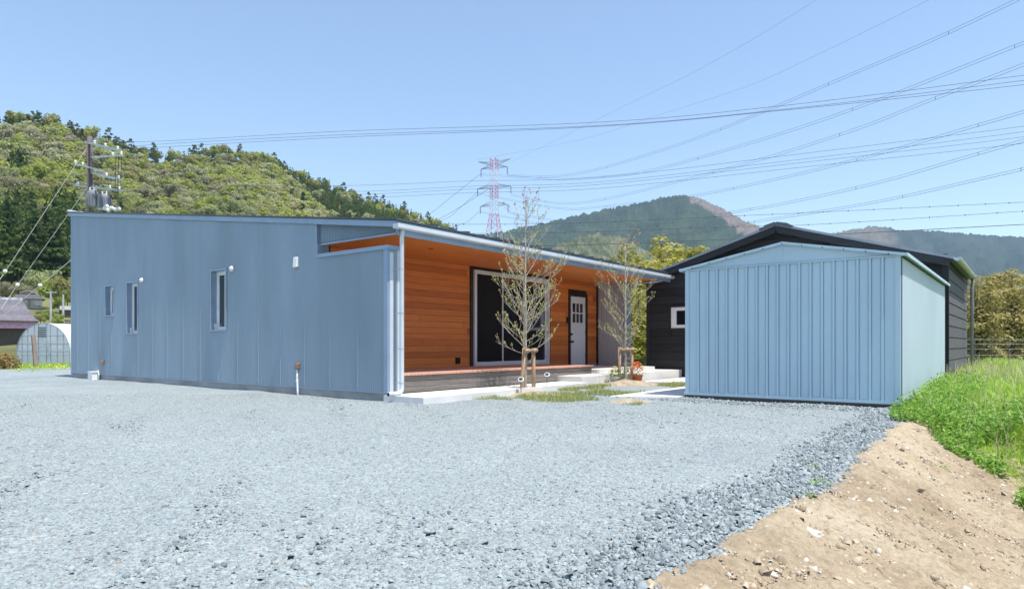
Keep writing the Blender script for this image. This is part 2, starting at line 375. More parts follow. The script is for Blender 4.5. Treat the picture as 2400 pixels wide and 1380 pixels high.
# body of the house: rear, left and veranda side walls
mb = MB()
mb.poly([(XL, .02, 0), (XL, 10.9, 0), (XL, 10.9, roofz(XL)-.1), (XL, .02, roofz(XL)-.1)])
mb.poly([(XL, 10.9, 0), (XV, 10.9, 0), (XV, 10.9, roofz(XV)-.1), (XL, 10.9, roofz(XL)-.1)])
mb.poly([(XV-.06, .2, 0), (XV-.06, 10.9, 0), (XV-.06, 10.9, roofz(XV)-.1), (XV-.06, .2, roofz(XV)-.1)])
mb.poly([(XL, .03, 0), (XV-.06, .03, 0), (XV-.06, .03, .3), (XL, .03, .3)])
mb.build('side_wall', STEEL, house)
# roof
mb = MB(); xr0, xr1, yr0, yr1 = -13.9, .24, -.035, 11.2
mb.hexa([(xr0, yr0, roofz(xr0)-.10), (xr1, yr0, roofz(xr1)-.10), (xr1, yr1, roofz(xr1)-.10), (xr0, yr1, roofz(xr0)-.10),
         (xr0, yr0, roofz(xr0)), (xr1, yr0, roofz(xr1)), (xr1, yr1, roofz(xr1)), (xr0, yr1, roofz(xr0))])
fa = mb.build('fascia', TRIM, house)
mb = MB(); t0, t1 = .004, .03
mb.hexa([(xr0-.03, yr0-.025, roofz(xr0)+t0), (xr1+.04, yr0-.025, roofz(xr1)+t0), (xr1+.04, yr1, roofz(xr1)+t0), (xr0-.03, yr1, roofz(xr0)+t0),
         (xr0-.03, yr0-.025, roofz(xr0)+t1), (xr1+.04, yr0-.025, roofz(xr1)+t1), (xr1+.04, yr1, roofz(xr1)+t1), (xr0-.03, yr1, roofz(xr0)+t1)])
y = .42
while y < yr1-.1:
    mb.bar((xr0-.02, y, roofz(xr0)+t1+.012), (xr1+.03, y, roofz(xr1)+t1+.012), .05, .03); y += .455
roof = mb.build('roof', ROOFM, house)
mb = MB(); mb.tube([(xr0-.05, -.05, roofz(xr0)+.06), (xr0-.05, 11.2, roofz(xr0)+.06)], .035, 8); mb.bar((xr0-.02, -.06, roofz(xr0)+.035), (xr0+.9, -.06, roofz(xr0+.9)+.035), .05, .02); mb.build('ridge_trim', GALV, roof)
# soffit boards run along y
mb = MB(); x = XV+.0; k = 0
while x < .16:
    x2 = min(x+.088, .17); y0 = .10
    yy = y0
    while yy < 11.1:
        L = random.uniform(1.8, 3.9); y2 = min(yy+L, 11.1)
        mb.box(x+.003, x2-.001, yy+.001, y2-.001, SOF, SOF+.02); yy = y2
    x = x2
mb.build('soffit', SOFFIT, house)
mb = MB(); mb.box(XV, .17, .1, 11.1, SOF+.022, SOF+.03); mb.build('soffit_backing', DARKTRIM, house)
mb = MB(); mb.lathe((-.74, 1.785, SOF-.004), [(.055, 0), (.055, .01)], 16); mb.build('downlight', BLACK, house)
mb = MB(); mb.box(.171, .188, .06, 11.15, SOF-.045, SOF+.09); mb.build('eave_board', TRIM, house)
# gutter along the veranda eave
mb = MB()
prof = [(.19, 3.0), (.19, 2.93), (.20, 2.92), (.31, 2.92), (.325, 2.935), (.325, 3.0), (.315, 3.0), (.315, 2.945), (.305, 2.93), (.2, 2.93), (.2, 3.0)]
for i in range(len(prof)-1):
    a, b = prof[i], prof[i+1]; mb.poly([(a[0], -.06, a[1]), (a[0], 11.2, a[1]), (b[0], 11.2, b[1]), (b[0], -.06, b[1])])
mb.poly([(p[0], -.06, p[1]) for p in prof[:6]]); mb.poly([(p[0], 11.2, p[1]) for p in prof[:6]])
gut = mb.build('gutter', GUTTER, house)
def downpipe(pts, name='downpipe', mat=GUTTER):
    mb = MB(); mb.tube(pts, .037, 14)
    return mb
mb = downpipe([(.225, .135, 2.93), (.2, .135, 2.80), (.2, .135, .24), (.2, .125, .19), (.2, .09, .163), (.2, .0, .155), (.2, -.17, .15)])
dp = mb.build('downpipe', GUTTER, house, True)
for z in (2.25, 1.5, .9, .32): mb = MB(); mb.lathe((.2, .135, z), [(.041, 0), (.041, .02)], 14); mb.bar((.0, .135, z+.01), (.19, .135, z+.01), .02, .015); mb.build('pipe_clip', GALV, dp)
mb = MB(); mb.lathe((.2, -.1702, .15), [(.032, 0), (.032, .001)], 14, (0, -1, 0)); mb.build('outlet_mouth', BLACK, dp)
mb = downpipe([(.24, 10.75, 2.93), (-.1, 10.6, 2.84), (-1.03, 10.42, 2.80), (-1.03, 10.42, .30)]); mb.build('downpipe', TRIM, house, True)
# cedar wall boards along y
OPEN = [(4.44, 7.83, .43, 2.875), (8.80, 9.83, .34, 2.505)]
mb = MB(); z = .40; row = 0
while z < SOF:
    z2 = min(z+.138, SOF+.0)
    yy = .26 - random.random()*2
    segs = []
    while yy < 10.46:
        L = random.uniform(2.6, 5.6); segs.append((max(yy, .36), min(yy+L, 10.40))); yy += L
    for a, b in segs:
        parts = [(a, b)]
        for o0, o1, oz0, oz1 in OPEN:
            if z2 > oz0+.02 and z < oz1-.02:
                np_ = []
                for p0, p1 in parts:
                    if p1 <= o0 or p0 >= o1: np_.append((p0, p1))
                    else:
                        if p0 < o0: np_.append((p0, o0))
                        if p1 > o1: np_.append((o1, p1))
                parts = np_
        for p0, p1 in parts:
            if p1-p0 > .02:
                t = random.uniform(0, .002)
                mb.hexa([(XV-.03, p0+.001, z+.001), (XV+t, p0+.001, z+.001), (XV+t, p1-.001, z+.001), (XV-.03, p1-.001, z+.001),
                         (XV-.03, p0+.001, z2-.004), (XV-.006+t, p0+.001, z2-.004), (XV-.006+t, p1-.001, z2-.004), (XV-.03, p1-.001, z2-.004)])
    z = z2
mb.build('cedar_wall', CEDAR, house)
mb = MB(); mb.box(XV-.05, XV-.028, .26, 10.5, .3, SOF); mb.build('wall_backing', DARKTRIM, house)
for a, b, z0, z1, t in ((.26, .355, .3, SOF, .02), (10.41, 10.48, .3, SOF, .02), (.36, 4.44, .36, .40, .012)): mb = MB(); mb.box(XV-.03, XV+t, a, b, z0, z1); mb.build('corner_board', DARKTRIM, house)
for a, b in ((7.83, 8.8), (9.83, 10.4)): mb = MB(); mb.box(XV-.03, XV+.006, a, b, .33, .40); mb.build('sill_strip', CONC, house)
# closed end wall of the veranda
mb = MB(); corr(mb, (XV+.02, -1.10), 10.5, lambda x: [(.33, SOF)], .058, .014); mb.build('end_wall', M('grey_siding', (.46, .445, .45), .45, .15, .06, (.9, .9, .3)), house)  # end wall sheets have an even grey, more neutral than the front siding
mb = MB(); mb.box(-1.10, -1.045, 10.46, 10.76, .2, SOF); mb.box(XV, -1.10, 10.54, 10.75, .2, SOF); mb.build('end_wall_trim', TRIM, house)
# sliding door
mb = MB(); y0, y1, z0, z1 = 4.44, 7.83, .40, 2.875
X0 = XV+.03
mb.box(XV-.02, X0, y0, 4.535, z0, z1); mb.box(XV-.02, X0, 7.735, y1, z0, z1); mb.box(XV-.02, X0, 4.535, 7.735, 2.79, z1); mb.box(XV-.02, X0+.0, 4.535, 7.735, z0, .435)
sd = mb.build('sliding_door', DARKTRIM, house)
mb = MB(); a0, a1, b0, b1 = 4.537, 7.733, .437, 2.788
mb.box(XV-.03, XV+.075, a0, a0+.045, b0, b1); mb.box(XV-.03, XV+.075, a1-.045, a1, b0, b1); mb.box(XV-.03, XV+.075, a0+.045, a1-.045, b1-.045, b1); mb.box(XV-.03, XV+.075, a0+.045, a1-.045, b0, b0+.04)
mb.build('door_frame', ALU, sd)
def sash(ya, yb_, xo, mat, fr=.05):
    mb = MB(); za, zb = b0+.042, b1-.047
    mb.box(xo, xo+.03, ya, ya+fr, za, zb); mb.box(xo, xo+.03, yb_-fr, yb_, za, zb); mb.box(xo, xo+.03, ya+fr, yb_-fr, zb-fr, zb); mb.box(xo, xo+.03, ya+fr, yb_-fr, za, za+.075)
    s = mb.build('sash', ALU, sd)
    mb = MB(); mb.box(xo+.011, xo+.018, ya+fr, yb_-fr, za+.075, zb-fr); mb.build('pane' if mat is PANE else 'insect_screen', mat, sd)
sash(4.585, 5.66, XV+.04, SCREEN, .045)
sash(5.56, 6.62, XV+.005, PANE); sash(6.50, 7.685, XV-.027, PANE, .07)
# entrance door
mb = MB(); mb.box(XV-.02, XV+.035, 8.80, 8.885, .335, 2.505); mb.box(XV-.02, XV+.035, 9.745, 9.83, .335, 2.505); mb.box(XV-.02, XV+.035, 8.885, 9.745, 2.40, 2.505); mb.box(XV-.02, XV+.05, 8.885, 9.745, .335, .35)
fr = mb.build('door_frame', DARKTRIM, house)
mb = MB(); D0, D1, dz0, dz1 = 8.89, 9.74, .352, 2.397
px0, px1, pz0, pz1 = D0+.13, D1-.13, 1.63, 2.20
mb.box(XV-.03, XV+.006, D0, D1, dz0, pz0); mb.box(XV-.03, XV+.006, D0, D1, pz1, dz1); mb.box(XV-.03, XV+.006, D0, px0, pz0, pz1); mb.box(XV-.03, XV+.006, px1, D1, pz0, pz1)
for k in (1, 2): yy = px0+(px1-px0)*k/3; mb.box(XV-.03, XV+.004, yy-.017, yy+.017, pz0, pz1)
zc = (pz0+pz1)/2
for k in range(3): ya = px0+(px1-px0)*k/3+(.017 if k else 0); yb2 = px0+(px1-px0)*(k+1)/3-(.017 if k < 2 else 0); mb.box(XV-.03, XV+.002, ya, yb2, zc-.018, zc+.018)
mb.box(XV+.006, XV+.022, D0+.10, D1-.10, pz0-.085, pz0-.045)
for k in range(3): ya = D0+.13+k*(D1-D0-.26)/3; mb.box(XV+.006, XV+.010, ya+.012, ya+(D1-D0-.26)/3-.012, dz0+.14, pz0-.12)
ed = mb.build('entrance_door', DOORM, house)
mb = MB(); mb.box(XV-.022, XV-.012, px0, px1, pz0, pz1); mb.build('pane', PANE, ed)
mb = MB(); mb.lathe((XV+.006, D0+.065, 1.28), [(.033, 0), (.033, .03), (.02, .035)], 12, (1, 0, 0)); mb.build('lock', BLACK, ed); mb = MB(); mb.lathe((XV+.006, D0+.065, 1.06), [(.033, 0), (.033, .012), (.014, .014), (.014, .04), (.03, .05), (.03, .075), (.01, .085)], 12, (1, 0, 0)); mb.build('handle', BLACK, ed)
for z in (.6, 1.3, 2.1): mb = MB(); mb.box(XV+.006, XV+.012, D1-.012, D1+.004, z, z+.11); mb.build('hinge', BLACK, ed)
mb = MB(); mb.box(XV, XV+.03, 8.69, 8.78, 1.60, 1.78); mb.lathe((XV+.03, 8.735, 1.69), [(.022, 0), (.02, .008)], 12, (1, 0, 0)); mb.build('doorbell', BLACK, house)
mb = MB(); mb.box(XV, XV+.05, 3.93, 4.05, .53, .67); mb.box(XV+.05, XV+.07, 3.95, 4.03, .545, .62); mb.build('outdoor_outlet', BLACK, house)
# front windows
for a, b, z0, z1 in WINS:
    mb = MB(); t = .035; yo = -.028
    mb.box(a-t, a, yo, .16, z0-t, z1+t); mb.box(b, b+t, yo, .16, z0-t, z1+t); mb.box(a, b, yo, .16, z1, z1+t); mb.box(a-.01, b+.01, yo-.02, .16, z0-t, z0)
    wn = mb.build('window', TRIM, house)
    mb = MB(); f = .055; y0_, y1_ = .105, .15
    mb.box(a+.001, a+f, y0_, y1_, z0+.001, z1-.001); mb.box(b-f, b-.001, y0_, y1_, z0+.001, z1-.001); mb.box(a+f, b-f, y0_, y1_, z1-f, z1-.001); mb.box(a+f, b-f, y0_, y1_, z0+.001, z0+f+.01)
    mb.box(a+f-.002, a+f+.03, y0_+.012, y1_, z0+f+.01, z1-f); mb.box(a+f+.03, b-f, y0_+.012, y1_, z1-f-.03, z1-f)
    mb.build('frame', WHITE, wn)
    mb = MB(); mb.box(a+f, b-f, .128, .135, z0+f, z1-f); mb.build('pane', PANE, wn)
    if z1-z0 > 1: mb = MB(); mb.box(a+.002, a+.04, .05, .10, z0+.002, z0+.14); mb.build('window_catch', WHITE, wn)
# things on the front wall
for x, z in ((-9.13, 2.60), (-4.885, 2.60)):
    mb = MB(); mb.lathe((x, -.01, z), [(.058, 0), (.062, .02), (.058, .045), (.04, .068), (.012, .078)], 18, (0, -1, -.12)); mb.build('vent_cap', WHITE, house, True)
mb = MB(); mb.hexa([(-2.62, -.01, 2.47), (-2.50, -.01, 2.47), (-2.50, -.01, 2.67), (-2.62, -.01, 2.67), (-2.62, -.085, 2.46), (-2.50, -.085, 2.46), (-2.50, -.07, 2.66), (-2.62, -.07, 2.66)]); mb.build('exhaust_hood', WHITE, house, bevel=.012)
for x, z, pipe in ((-11.50, .50, 0), (-2.51, .58, 1)):
    mb = MB(); mb.hexa([(x-.055, -.01, z-.07), (x+.055, -.01, z-.07), (x+.055, -.01, z+.06), (x-.055, -.01, z+.06), (x-.045, -.10, z-.07), (x+.045, -.10, z-.07), (x+.045, -.075, z+.03), (x-.045, -.075, z+.03)])
    c = mb.build('pipe_cover', BROWNCAP, house, bevel=.01)
    if pipe:
        mb = MB(); mb.tube([(x, -.055, z-.05), (x, -.055, z-.22), (x+.015, -.06, z-.34), (x+.03, -.065, z-.48), (x+.05, -.07, z-.66)], .019, 10); mb.lathe((x, -.055, z-.32), [(.026, 0), (.026, .04)], 10); mb.build('drain_pipe', WHITE, c, True)
mb = MB(); mb.box(-12.05, -11.76, -.20, -.022, .0, .21); mb.box(-12.07, -11.74, -.21, -.022, .21, .235); mb.tube([(-11.82, -.08, .22), (-11.74, -.06, .26), (-11.70, -.05, .14), (-11.71, -.05, .0)], .018, 8); mb.box(-12.16, -12.06, -.13, -.022, .04, .09)
pb = mb.build('pump_box', WHITE, house, bevel=.008)
mb = MB(); mb.box(-12.09, -11.72, -.24, -.022, -.12, -.002); mb.build('box_base', CONC, pb)

# ------------------------------------------------------------------ deck
deck = empty('deck', 'low cedar deck with pale board ends along the veranda', 'deck', (-1.0, 3.7, .1))
mb = MB(); y = .45
while y < 6.98:
    y2 = min(y+.092, 7.0); e = random.uniform(-.004, .004)
    mb.box(XV+.03, -.10+e, y+.003, y2-.003, .425, .457); y = y2
mb.build('deck_board', DECKM, deck)
mb = MB(); z = .122
for k in range(3):
    z2 = z+.098; yy = .46
    while yy < 6.9:
        L = random.uniform(1.4, 3.2); y2 = min(yy+L, 6.93); mb.box(-.165, -.14+random.uniform(-.002, .002), yy+.001, y2-.001, z+.003, z2-.002); yy = y2
    yy = XV+.1; mb.box(yy, -.15, 6.91, 6.935, z+.003, z2-.002)
    z = z2
mb.build('skirt', SKIRT, deck)
mb = MB(); mb.box(-.2, -.17, .5, 6.9, .12, .424); mb.build('joist', DARKTRIM, deck)

# ------------------------------------------------------------------ metal garage
GX0, GX1, GY0, GY1, GE, GR = 3.69, 7.10, 3.83, 10.35, 2.335, 2.655
garage = empty('garage', 'pale blue ribbed steel storage garage with a shallow gable', 'garage', (5.4, 7.1, .045))
mb = MB(); mb.box(GX0-.01, GX1+.01, GY0-.015, GY1, .05, .115); mb.box(GX0+.02, GX1-.02, GY0+.02, GY1-.05, -.1, .05); mb.build('base_frame', M('dark_base', (.10, .10, .10), .7), garage)
mb = MB(); mb.box(GX0-.015, GX1+.015, GY0-.03, GY0-.0155, .075, .125); mb.build('bottom_rail', GARAGE, garage)
GXC = (GX0+GX1)/2
def rib_wall(mb, x0, x1, y, z0, z1, pitch, rw, rd):
    pts = [(x0, 0)]; n = round((x1-x0)/pitch); p = (x1-x0)/n
    for k in range(1, n):
        c = x0+k*p; pts += [(c-rw/2, 0), (c-rw/2, .012), (c-rw*.33, .012), (c-rw*.27, -rd), (c+rw*.27, -rd), (c+rw*.33, .012), (c+rw/2, .012), (c+rw/2, 0)]
    pts.append((x1, 0))
    for (a, oa), (b, ob) in zip(pts, pts[1:]): mb.poly([(a, y+oa, z0), (b, y+ob, z0), (b, y+ob, z1), (a, y+oa, z1)])
mb = MB(); rib_wall(mb, GX0+.07, GX1-.07, GY0, .11, GE-.02, .1725, .058, .026); mb.build('front_wall', GARAGE, garage)
for a in (GX0, GX1-.071): mb = MB(); mb.box(a, a+.07, GY0-.02, GY0+.05, .11, GE-.02); mb.build('corner_post', GARAGE, garage)
mb = MB(); mb.poly([(GX0, GY0-.008, GE-.0), (GX1, GY0-.008, GE), (GXC, GY0-.008, GR)]); mb.box(GXC-.004, GXC+.004, GY0-.012, GY0-.008, GE+.03, GR-.05); mb.build('gable', GARAGE, garage)
mb = MB(); mb.box(GX0-.03, GX1+.03, GY0-.034, GY0-.012, GE-.028, GE-.006); mb.build('head_rail', bpy.data.materials['pale_blue_steel'], garage)
mb = MB()
for sx, x in ((-1, GX0), (1, GX1)):
    e = x+sx*.075; ze = GE-.012
    y0_, y1_ = GY0-.055, GY1+.12
    mb.hexa([(GXC, y0_, GR), (GXC, y1_, GR), (e, y1_, ze), (e, y0_, ze), (GXC, y0_, GR+.022), (GXC, y1_, GR+.022), (e, y1_, ze+.022), (e, y0_, ze+.022)] if sx > 0 else
            [(e, y0_, ze), (e, y1_, ze), (GXC, y1_, GR), (GXC, y0_, GR), (e, y0_, ze+.022), (e, y1_, ze+.022), (GXC, y1_, GR+.022), (GXC, y0_, GR+.022)])
rf = mb.build('roof', GARAGE, garage)
mb = MB()
for sx, x in ((-1, GX0), (1, GX1)):
    e = x+sx*.08; mb.bar((GXC, GY0-.062, GR-.004), (e, GY0-.062, GE-.016), .012, .036)
    mb.box(min(e, e+sx*.02), max(e, e+sx*.02), GY0-.06, GY1+.13, GE-.035, GE+.014)
mb.build('edge_trim', M('pale_blue_trim', (.48, .62, .72), .45, .05, .04), rf)
for i in range(11):
    mb = MB(); t = (i+.5)/11; x = GX0+(GX1-GX0)*t; z = GE+(GR-GE)*(1-abs(2*t-1))-.012; mb.lathe((x, GY0-.068, z), [(.009, 0), (.009, .006)], 8, (0, -1, 0)); mb.build('screw', BLACK, rf)
mb = MB(); corr(mb, (GY0+.05, GY1), GX1, lambda y: [(.11, GE-.04)], .11, .013, 1, 1); corr(mb, (GY0+.05, GY1), GX0, lambda y: [(.11, GE-.04)], .085, .007, 1, -1); mb.poly([(GX0, GY1, .1), (GX1, GY1, .1), (GX1, GY1, GE), (GXC, GY1, GR), (GX0, GY1, GE)]); mb.build('side_wall', M('pale_steel_side', (.50, .60, .66), .42, .05, .035, (.6, .6, .5)), garage)

# ------------------------------------------------------------------ dark board shed
SX0, SX1, SY0, SY1 = -.56, 7.11, 10.9, 16.9
SXC = 3.30; SR = 4.16
shed = empty('shed', 'charred black board shed with a gable roof behind the metal garage', 'shed', (3.3, 13, 0))
def shedz(x): return SR-abs(x-SXC)*(SR-2.97)/(7.25-SXC)
def board_gable(mb, y, x0, x1, z0, pitch, th, hole=None):
    z = z0
    while z < SR-.1:
        z2 = z+pitch
        if z < 2.9:
            spans = [(x0, x1)]
            if hole and z2 > hole[2] and z < hole[3]: spans = [(x0, hole[0]), (hole[1], x1)]
        else:
            hw = (SR-.12-(z+z2)/2)/((SR-2.97)/(7.25-SXC)); 
            if hw < .1: break
            spans = [(max(x0, SXC-hw), min(x1, SXC+hw))]
        for a, b in spans:
            xx = a
            while xx < b-.01:
                L = random.uniform(1.6, 3.6); e = min(xx+L, b)
                mb.hexa([(xx+.001, y-.004-th, z+.004), (e-.001, y-.004-th, z+.004), (e-.001, y+.02, z+.004), (xx+.001, y+.02, z+.004), (xx+.001, y-.001, z2-.004), (e-.001, y-.001, z2-.004), (e-.001, y+.02, z2-.004), (xx+.001, y+.02, z2-.004)]); xx = e
        z = z2
mb = MB(); board_gable(mb, SY0, SX0, SX1, .05, .235, .012, (.22, .98, 1.44, 2.10)); mb.build('front_wall', CHAR, shed)
mb = MB(); mb.poly([(SX0, SY0+.022, 0), (SX1, SY0+.022, 0), (SX1, SY0+.022, shedz(SX1)-.08), (SXC, SY0+.022, SR-.08), (SX0, SY0+.022, shedz(SX0)-.08)])
mb.box(SX0, SX1, SY0+.3, SY1, -.1, 2.85); mb.build('inner_wall', CHAR, shed)
SIDE = M_isl('grey_board_siding', [(0, (.115, .11, .12)), (.5, (.15, .145, .155)), (1, (.135, .13, .14))], .75, (2, 2, 40), .35, .3)
mb = MB(); z = .05
while z < 2.8:
    mb.hexa([(SX1-.0, SY0+.09, z+.012), (SX1+.018, SY0+.09, z+.012), (SX1+.018, SY1, z+.012), (SX1, SY1, z+.012), (SX1, SY0+.09, z+.262), (SX1+.006, SY0+.09, z+.262), (SX1+.006, SY1, z+.262), (SX1, SY1, z+.262)]); z += .275
mb.build('side_wall', SIDE, shed)
for a, b, c_ in ((SX1-.10, SX1+.03, .09), (SX0-.02, SX0+.09, .02)): mb = MB(); mb.box(a, b, SY0-.03, SY0+c_, 0, 2.86); mb.build('corner_board', CHAR, shed)
mb = MB()
for sx in (-1, 1):
    e = SXC+sx*3.95; ze = shedz(e); q = [(SXC, SR), (e, ze)]
    if sx < 0: q = q[::-1]
    (xa, za), (xb, zb) = q
    mb.hexa([(xa, 10.62, za-.03), (xb, 10.62, zb-.03), (xb, SY1+.3, zb-.03), (xa, SY1+.3, za-.03), (xa, 10.62, za+.03), (xb, 10.62, zb+.03), (xb, SY1+.3, zb+.03), (xa, SY1+.3, za+.03)])
srf = mb.build('roof', M('shed_roof_sheet', (.30, .33, .37), .5, .2, .08), shed)
mb = MB()
for sx in (-1, 1):
    e = SXC+sx*3.88; mb.bar((SXC, 10.66, SR-.13), (e, 10.66, shedz(e)-.13), .045, .16, (0, 1, 0)) if 0 else mb.bar((SXC, 10.66, SR-.125), (e, 10.66, shedz(e)-.125), .045, .17)
    ex = SXC+sx*3.80; mb.box(ex-.02, ex+.02, 10.7, SY1+.25, shedz(ex)-.2, shedz(ex)-.035)
    xa, xb = sorted((ex, SX1 if sx > 0 else SX0)); mb.box(xa, xb, 10.7, SY1+.2, 2.80, 2.815)
mb.build('barge_board', CHAR, srf)
mb = MB()
for sx in (-1, 1): mb.bar((SXC, 10.60, SR+.02), (SXC+sx*.42, 10.60, SR-.10), .05, .06); mb.bar((SXC+sx*.02, 13.9, SR+.045), (SXC+sx*.30, 13.9, SR-.025), 6.6, .05, (0, 0, 1))
mb.build('ridge_cap', ROOFM, srf)
mb = MB(); yA, yB = 10.5, 15.8; c = (7.33, 2.96)
arc = [(c[0]+.075*math.cos(t), c[1]+.075*math.sin(t)) for t in np.linspace(PI, 2*PI, 9)]
for (xa, za), (xb, zb) in zip(arc, arc[1:]): mb.poly([(xa, yA, za), (xb, yA, zb), (xb, yB, zb), (xa, yB, za)])
mb.poly([(x, yA, z) for x, z in arc])
mb.build('gutter', GALV, shed)
mb = MB(); mb.tube([(7.33, 15.72, 2.9), (7.33, 15.72, 2.75), (7.31, 15.72, 2.6), (7.31, 15.72, -.1)], .042, 12); mb.build('downpipe', M('grey_pipe', (.30, .32, .36), .5, .1), shed, True)
mb = MB(); mb.box(.16, 1.04, SY0-.045, SY0+.03, 2.075, 2.135); mb.box(.16, 1.04, SY0-.045, SY0+.03, 1.40, 1.46); mb.box(.16, .225, SY0-.045, SY0+.03, 1.46, 2.075); mb.box(.975, 1.04, SY0-.045, SY0+.03, 1.46, 2.075)
sw = mb.build('window', DARKTRIM, shed)
mb = MB(); mb.box(.226, .974, SY0-.03, SY0+.02, 1.975, 2.074); mb.box(.226, .974, SY0-.03, SY0+.02, 1.461, 1.555); mb.box(.226, .385, SY0-.03, SY0+.02, 1.555, 1.975); mb.box(.815, .974, SY0-.03, SY0+.02, 1.555, 1.975); mb.build('frame', WHITE, sw)
mb = MB(); mb.box(.385, .815, SY0-.005, SY0+.005, 1.555, 1.975); mb.build('pane', PANE, sw)

# ------------------------------------------------------------------ gravel chips, clods (loose, uncountable)
def scatter_boxes(name, P, size, flat, mat, tilt=.35, jit=.33, kind='stuff', lab=None):
    n = len(P); b = np.array([[-1, -1, -1], [1, -1, -1], [1, 1, -1], [-1, 1, -1], [-1, -1, 1], [1, -1, 1], [1, 1, 1], [-1, 1, 1]], float)*.5
    V = np.repeat(b[None], n, 0)*(1+rng.uniform(-jit, jit, (n, 8, 1)))+rng.uniform(-.16, .16, (n, 8, 3))
    V[:, 4:, :2] *= rng.uniform(.55, .95, (n, 1, 1))
    sc = np.stack([size, size*rng.uniform(.5, .95, n), size*flat*rng.uniform(.7, 1.4, n)], 1); V *= sc[:, None]
    a = rng.uniform(0, 2*PI, n); tx = rng.normal(0, 1, n)*tilt; ty = rng.normal(0, 1, n)*tilt
    c, s = np.cos(tx), np.sin(tx); y = V[..., 1]*c[:, None]-V[..., 2]*s[:, None]; z = V[..., 1]*s[:, None]+V[..., 2]*c[:, None]; V[..., 1], V[..., 2] = y, z
    c, s = np.cos(ty), np.sin(ty); x = V[..., 0]*c[:, None]+V[..., 2]*s[:, None]; z = -V[..., 0]*s[:, None]+V[..., 2]*c[:, None]; V[..., 0], V[..., 2] = x, z
    c, s = np.cos(a), np.sin(a); x = V[..., 0]*c[:, None]-V[..., 1]*s[:, None]; y = V[..., 0]*s[:, None]+V[..., 1]*c[:, None]; V[..., 0], V[..., 1] = x, y
    V += P[:, None]
    q = np.array([[4, 5, 6, 7], [0, 1, 5, 4], [1, 2, 6, 5], [2, 3, 7, 6], [3, 0, 4, 7]])
    Q = (np.arange(n)[:, None, None]*8+q[None]).reshape(-1, 4)
    return tag(link(name, np_mesh(name, V, Q), mat), lab, kind=kind)
def frustum(n, d0, d1, p0, p1, power=1.):
    u = rng.random(n); d = (d0**power+(d1**power-d0**power)*u)**(1/power)
    px = rng.uniform(p0, p1, n); k = (px-CX)/FPX
    P = CAM[None]+FW[None]*d[:, None]+RT[None]*(k*d)[:, None]
    return P[:, 0], P[:, 1], d
x, y, d = frustum(430000, 2.2, 13, -160, 2300, 1.1)
k = (x < xe(y)-.02+.08*vn(x*6, y*6, 31)) & (y < np.where(x < .95, -.03, np.where(x < 3.6, 2.6+.5*vn(x*2, x*0, 3), 3.78))); x, y, d = x[k], y[k], d[k]
size = np.clip(rng.lognormal(math.log(.0092), .5, len(x)), .004, .038)*(1+.35*sm(vn(x*.8, y*.8, 33)))
size = np.maximum(size, d*.0016)
z = gz(x, y)+.012+size*.03
scatter_boxes('gravel', np.stack([x, y, z], 1), size, .21, CHIP, .10+.22*sm((np.sin((x*.55+y*.83)*5.2+vn(x, y, 36)*1.5)-.55)/.4)*sm(vn(x*.5, y*.5, 7)+.45), lab='pale slate chips spread over the yard')
t = rng.random(16000); y = -7.2+11*t; x = xe(y)+rng.normal(-.06, .14, len(y))-.03-.15*np.maximum(vn(y*1.3, y*0, 35), 0); k = x < xe(y)+.16; x, y = x[k], y[k]
size = np.clip(rng.lognormal(math.log(.0135), .45, len(x)), .007, .045)
x2 = rng.uniform(2.0, 7.2, 6000); y2 = 3.75-np.abs(rng.normal(0, .30, 6000))-.02; x = np.concatenate([x, x2]); y = np.concatenate([y, y2]); size = np.concatenate([size, np.clip(rng.lognormal(math.log(.017), .4, 6000), .008, .045)])
scatter_boxes('coarse_gravel', np.stack([x, y, gz(x, y)+.014+size*.2], 1), size, .5, CHIPD, .5, lab='darker coarse slate along the edge of the yard')
x, y, d = frustum(60000, 2.4, 12, -160, 2200, 1.0); band = sm((np.sin((x*.55+y*.83)*5.2+vn(x, y, 36)*1.5)-.72)/.2)*sm(vn(x*.5, y*.5, 7)*1.6+.25)+.9*sm((vn(x*.9, y*.35, 38)-.45)/.3)*(vn(x*3, y*3, 39) > 0)
k = (rng.random(len(x)) < band*.28) & (x < xe(y)-.1) & (y < np.where(x < .95, -.1, np.where(x < 3.6, 2.4, 3.7))); x, y = x[k], y[k]
size = np.clip(rng.lognormal(math.log(.0125), .4, len(x)), .007, .032)
scatter_boxes('rut_gravel', np.stack([x, y, gz(x, y)+.013+size*.25], 1), size, .4, CHIPD, .45, lab='loose dark slate thrown up along the tyre tracks')
x, y, d = frustum(120000, 2.0, 11, 1500, 2900, 1.2); k = (x > xe(y)+.10) & (grass_s(x, y) < .25); x, y = x[k], y[k]
size = np.clip(rng.lognormal(math.log(.0062), .72, len(x)), .002, .05)
scatter_boxes('dirt_clods', np.stack([x, y, gz(x, y)+.012+size*.1], 1), size, .6, CLOD, .5, lab='loose clods and pebbles on the bare bank')
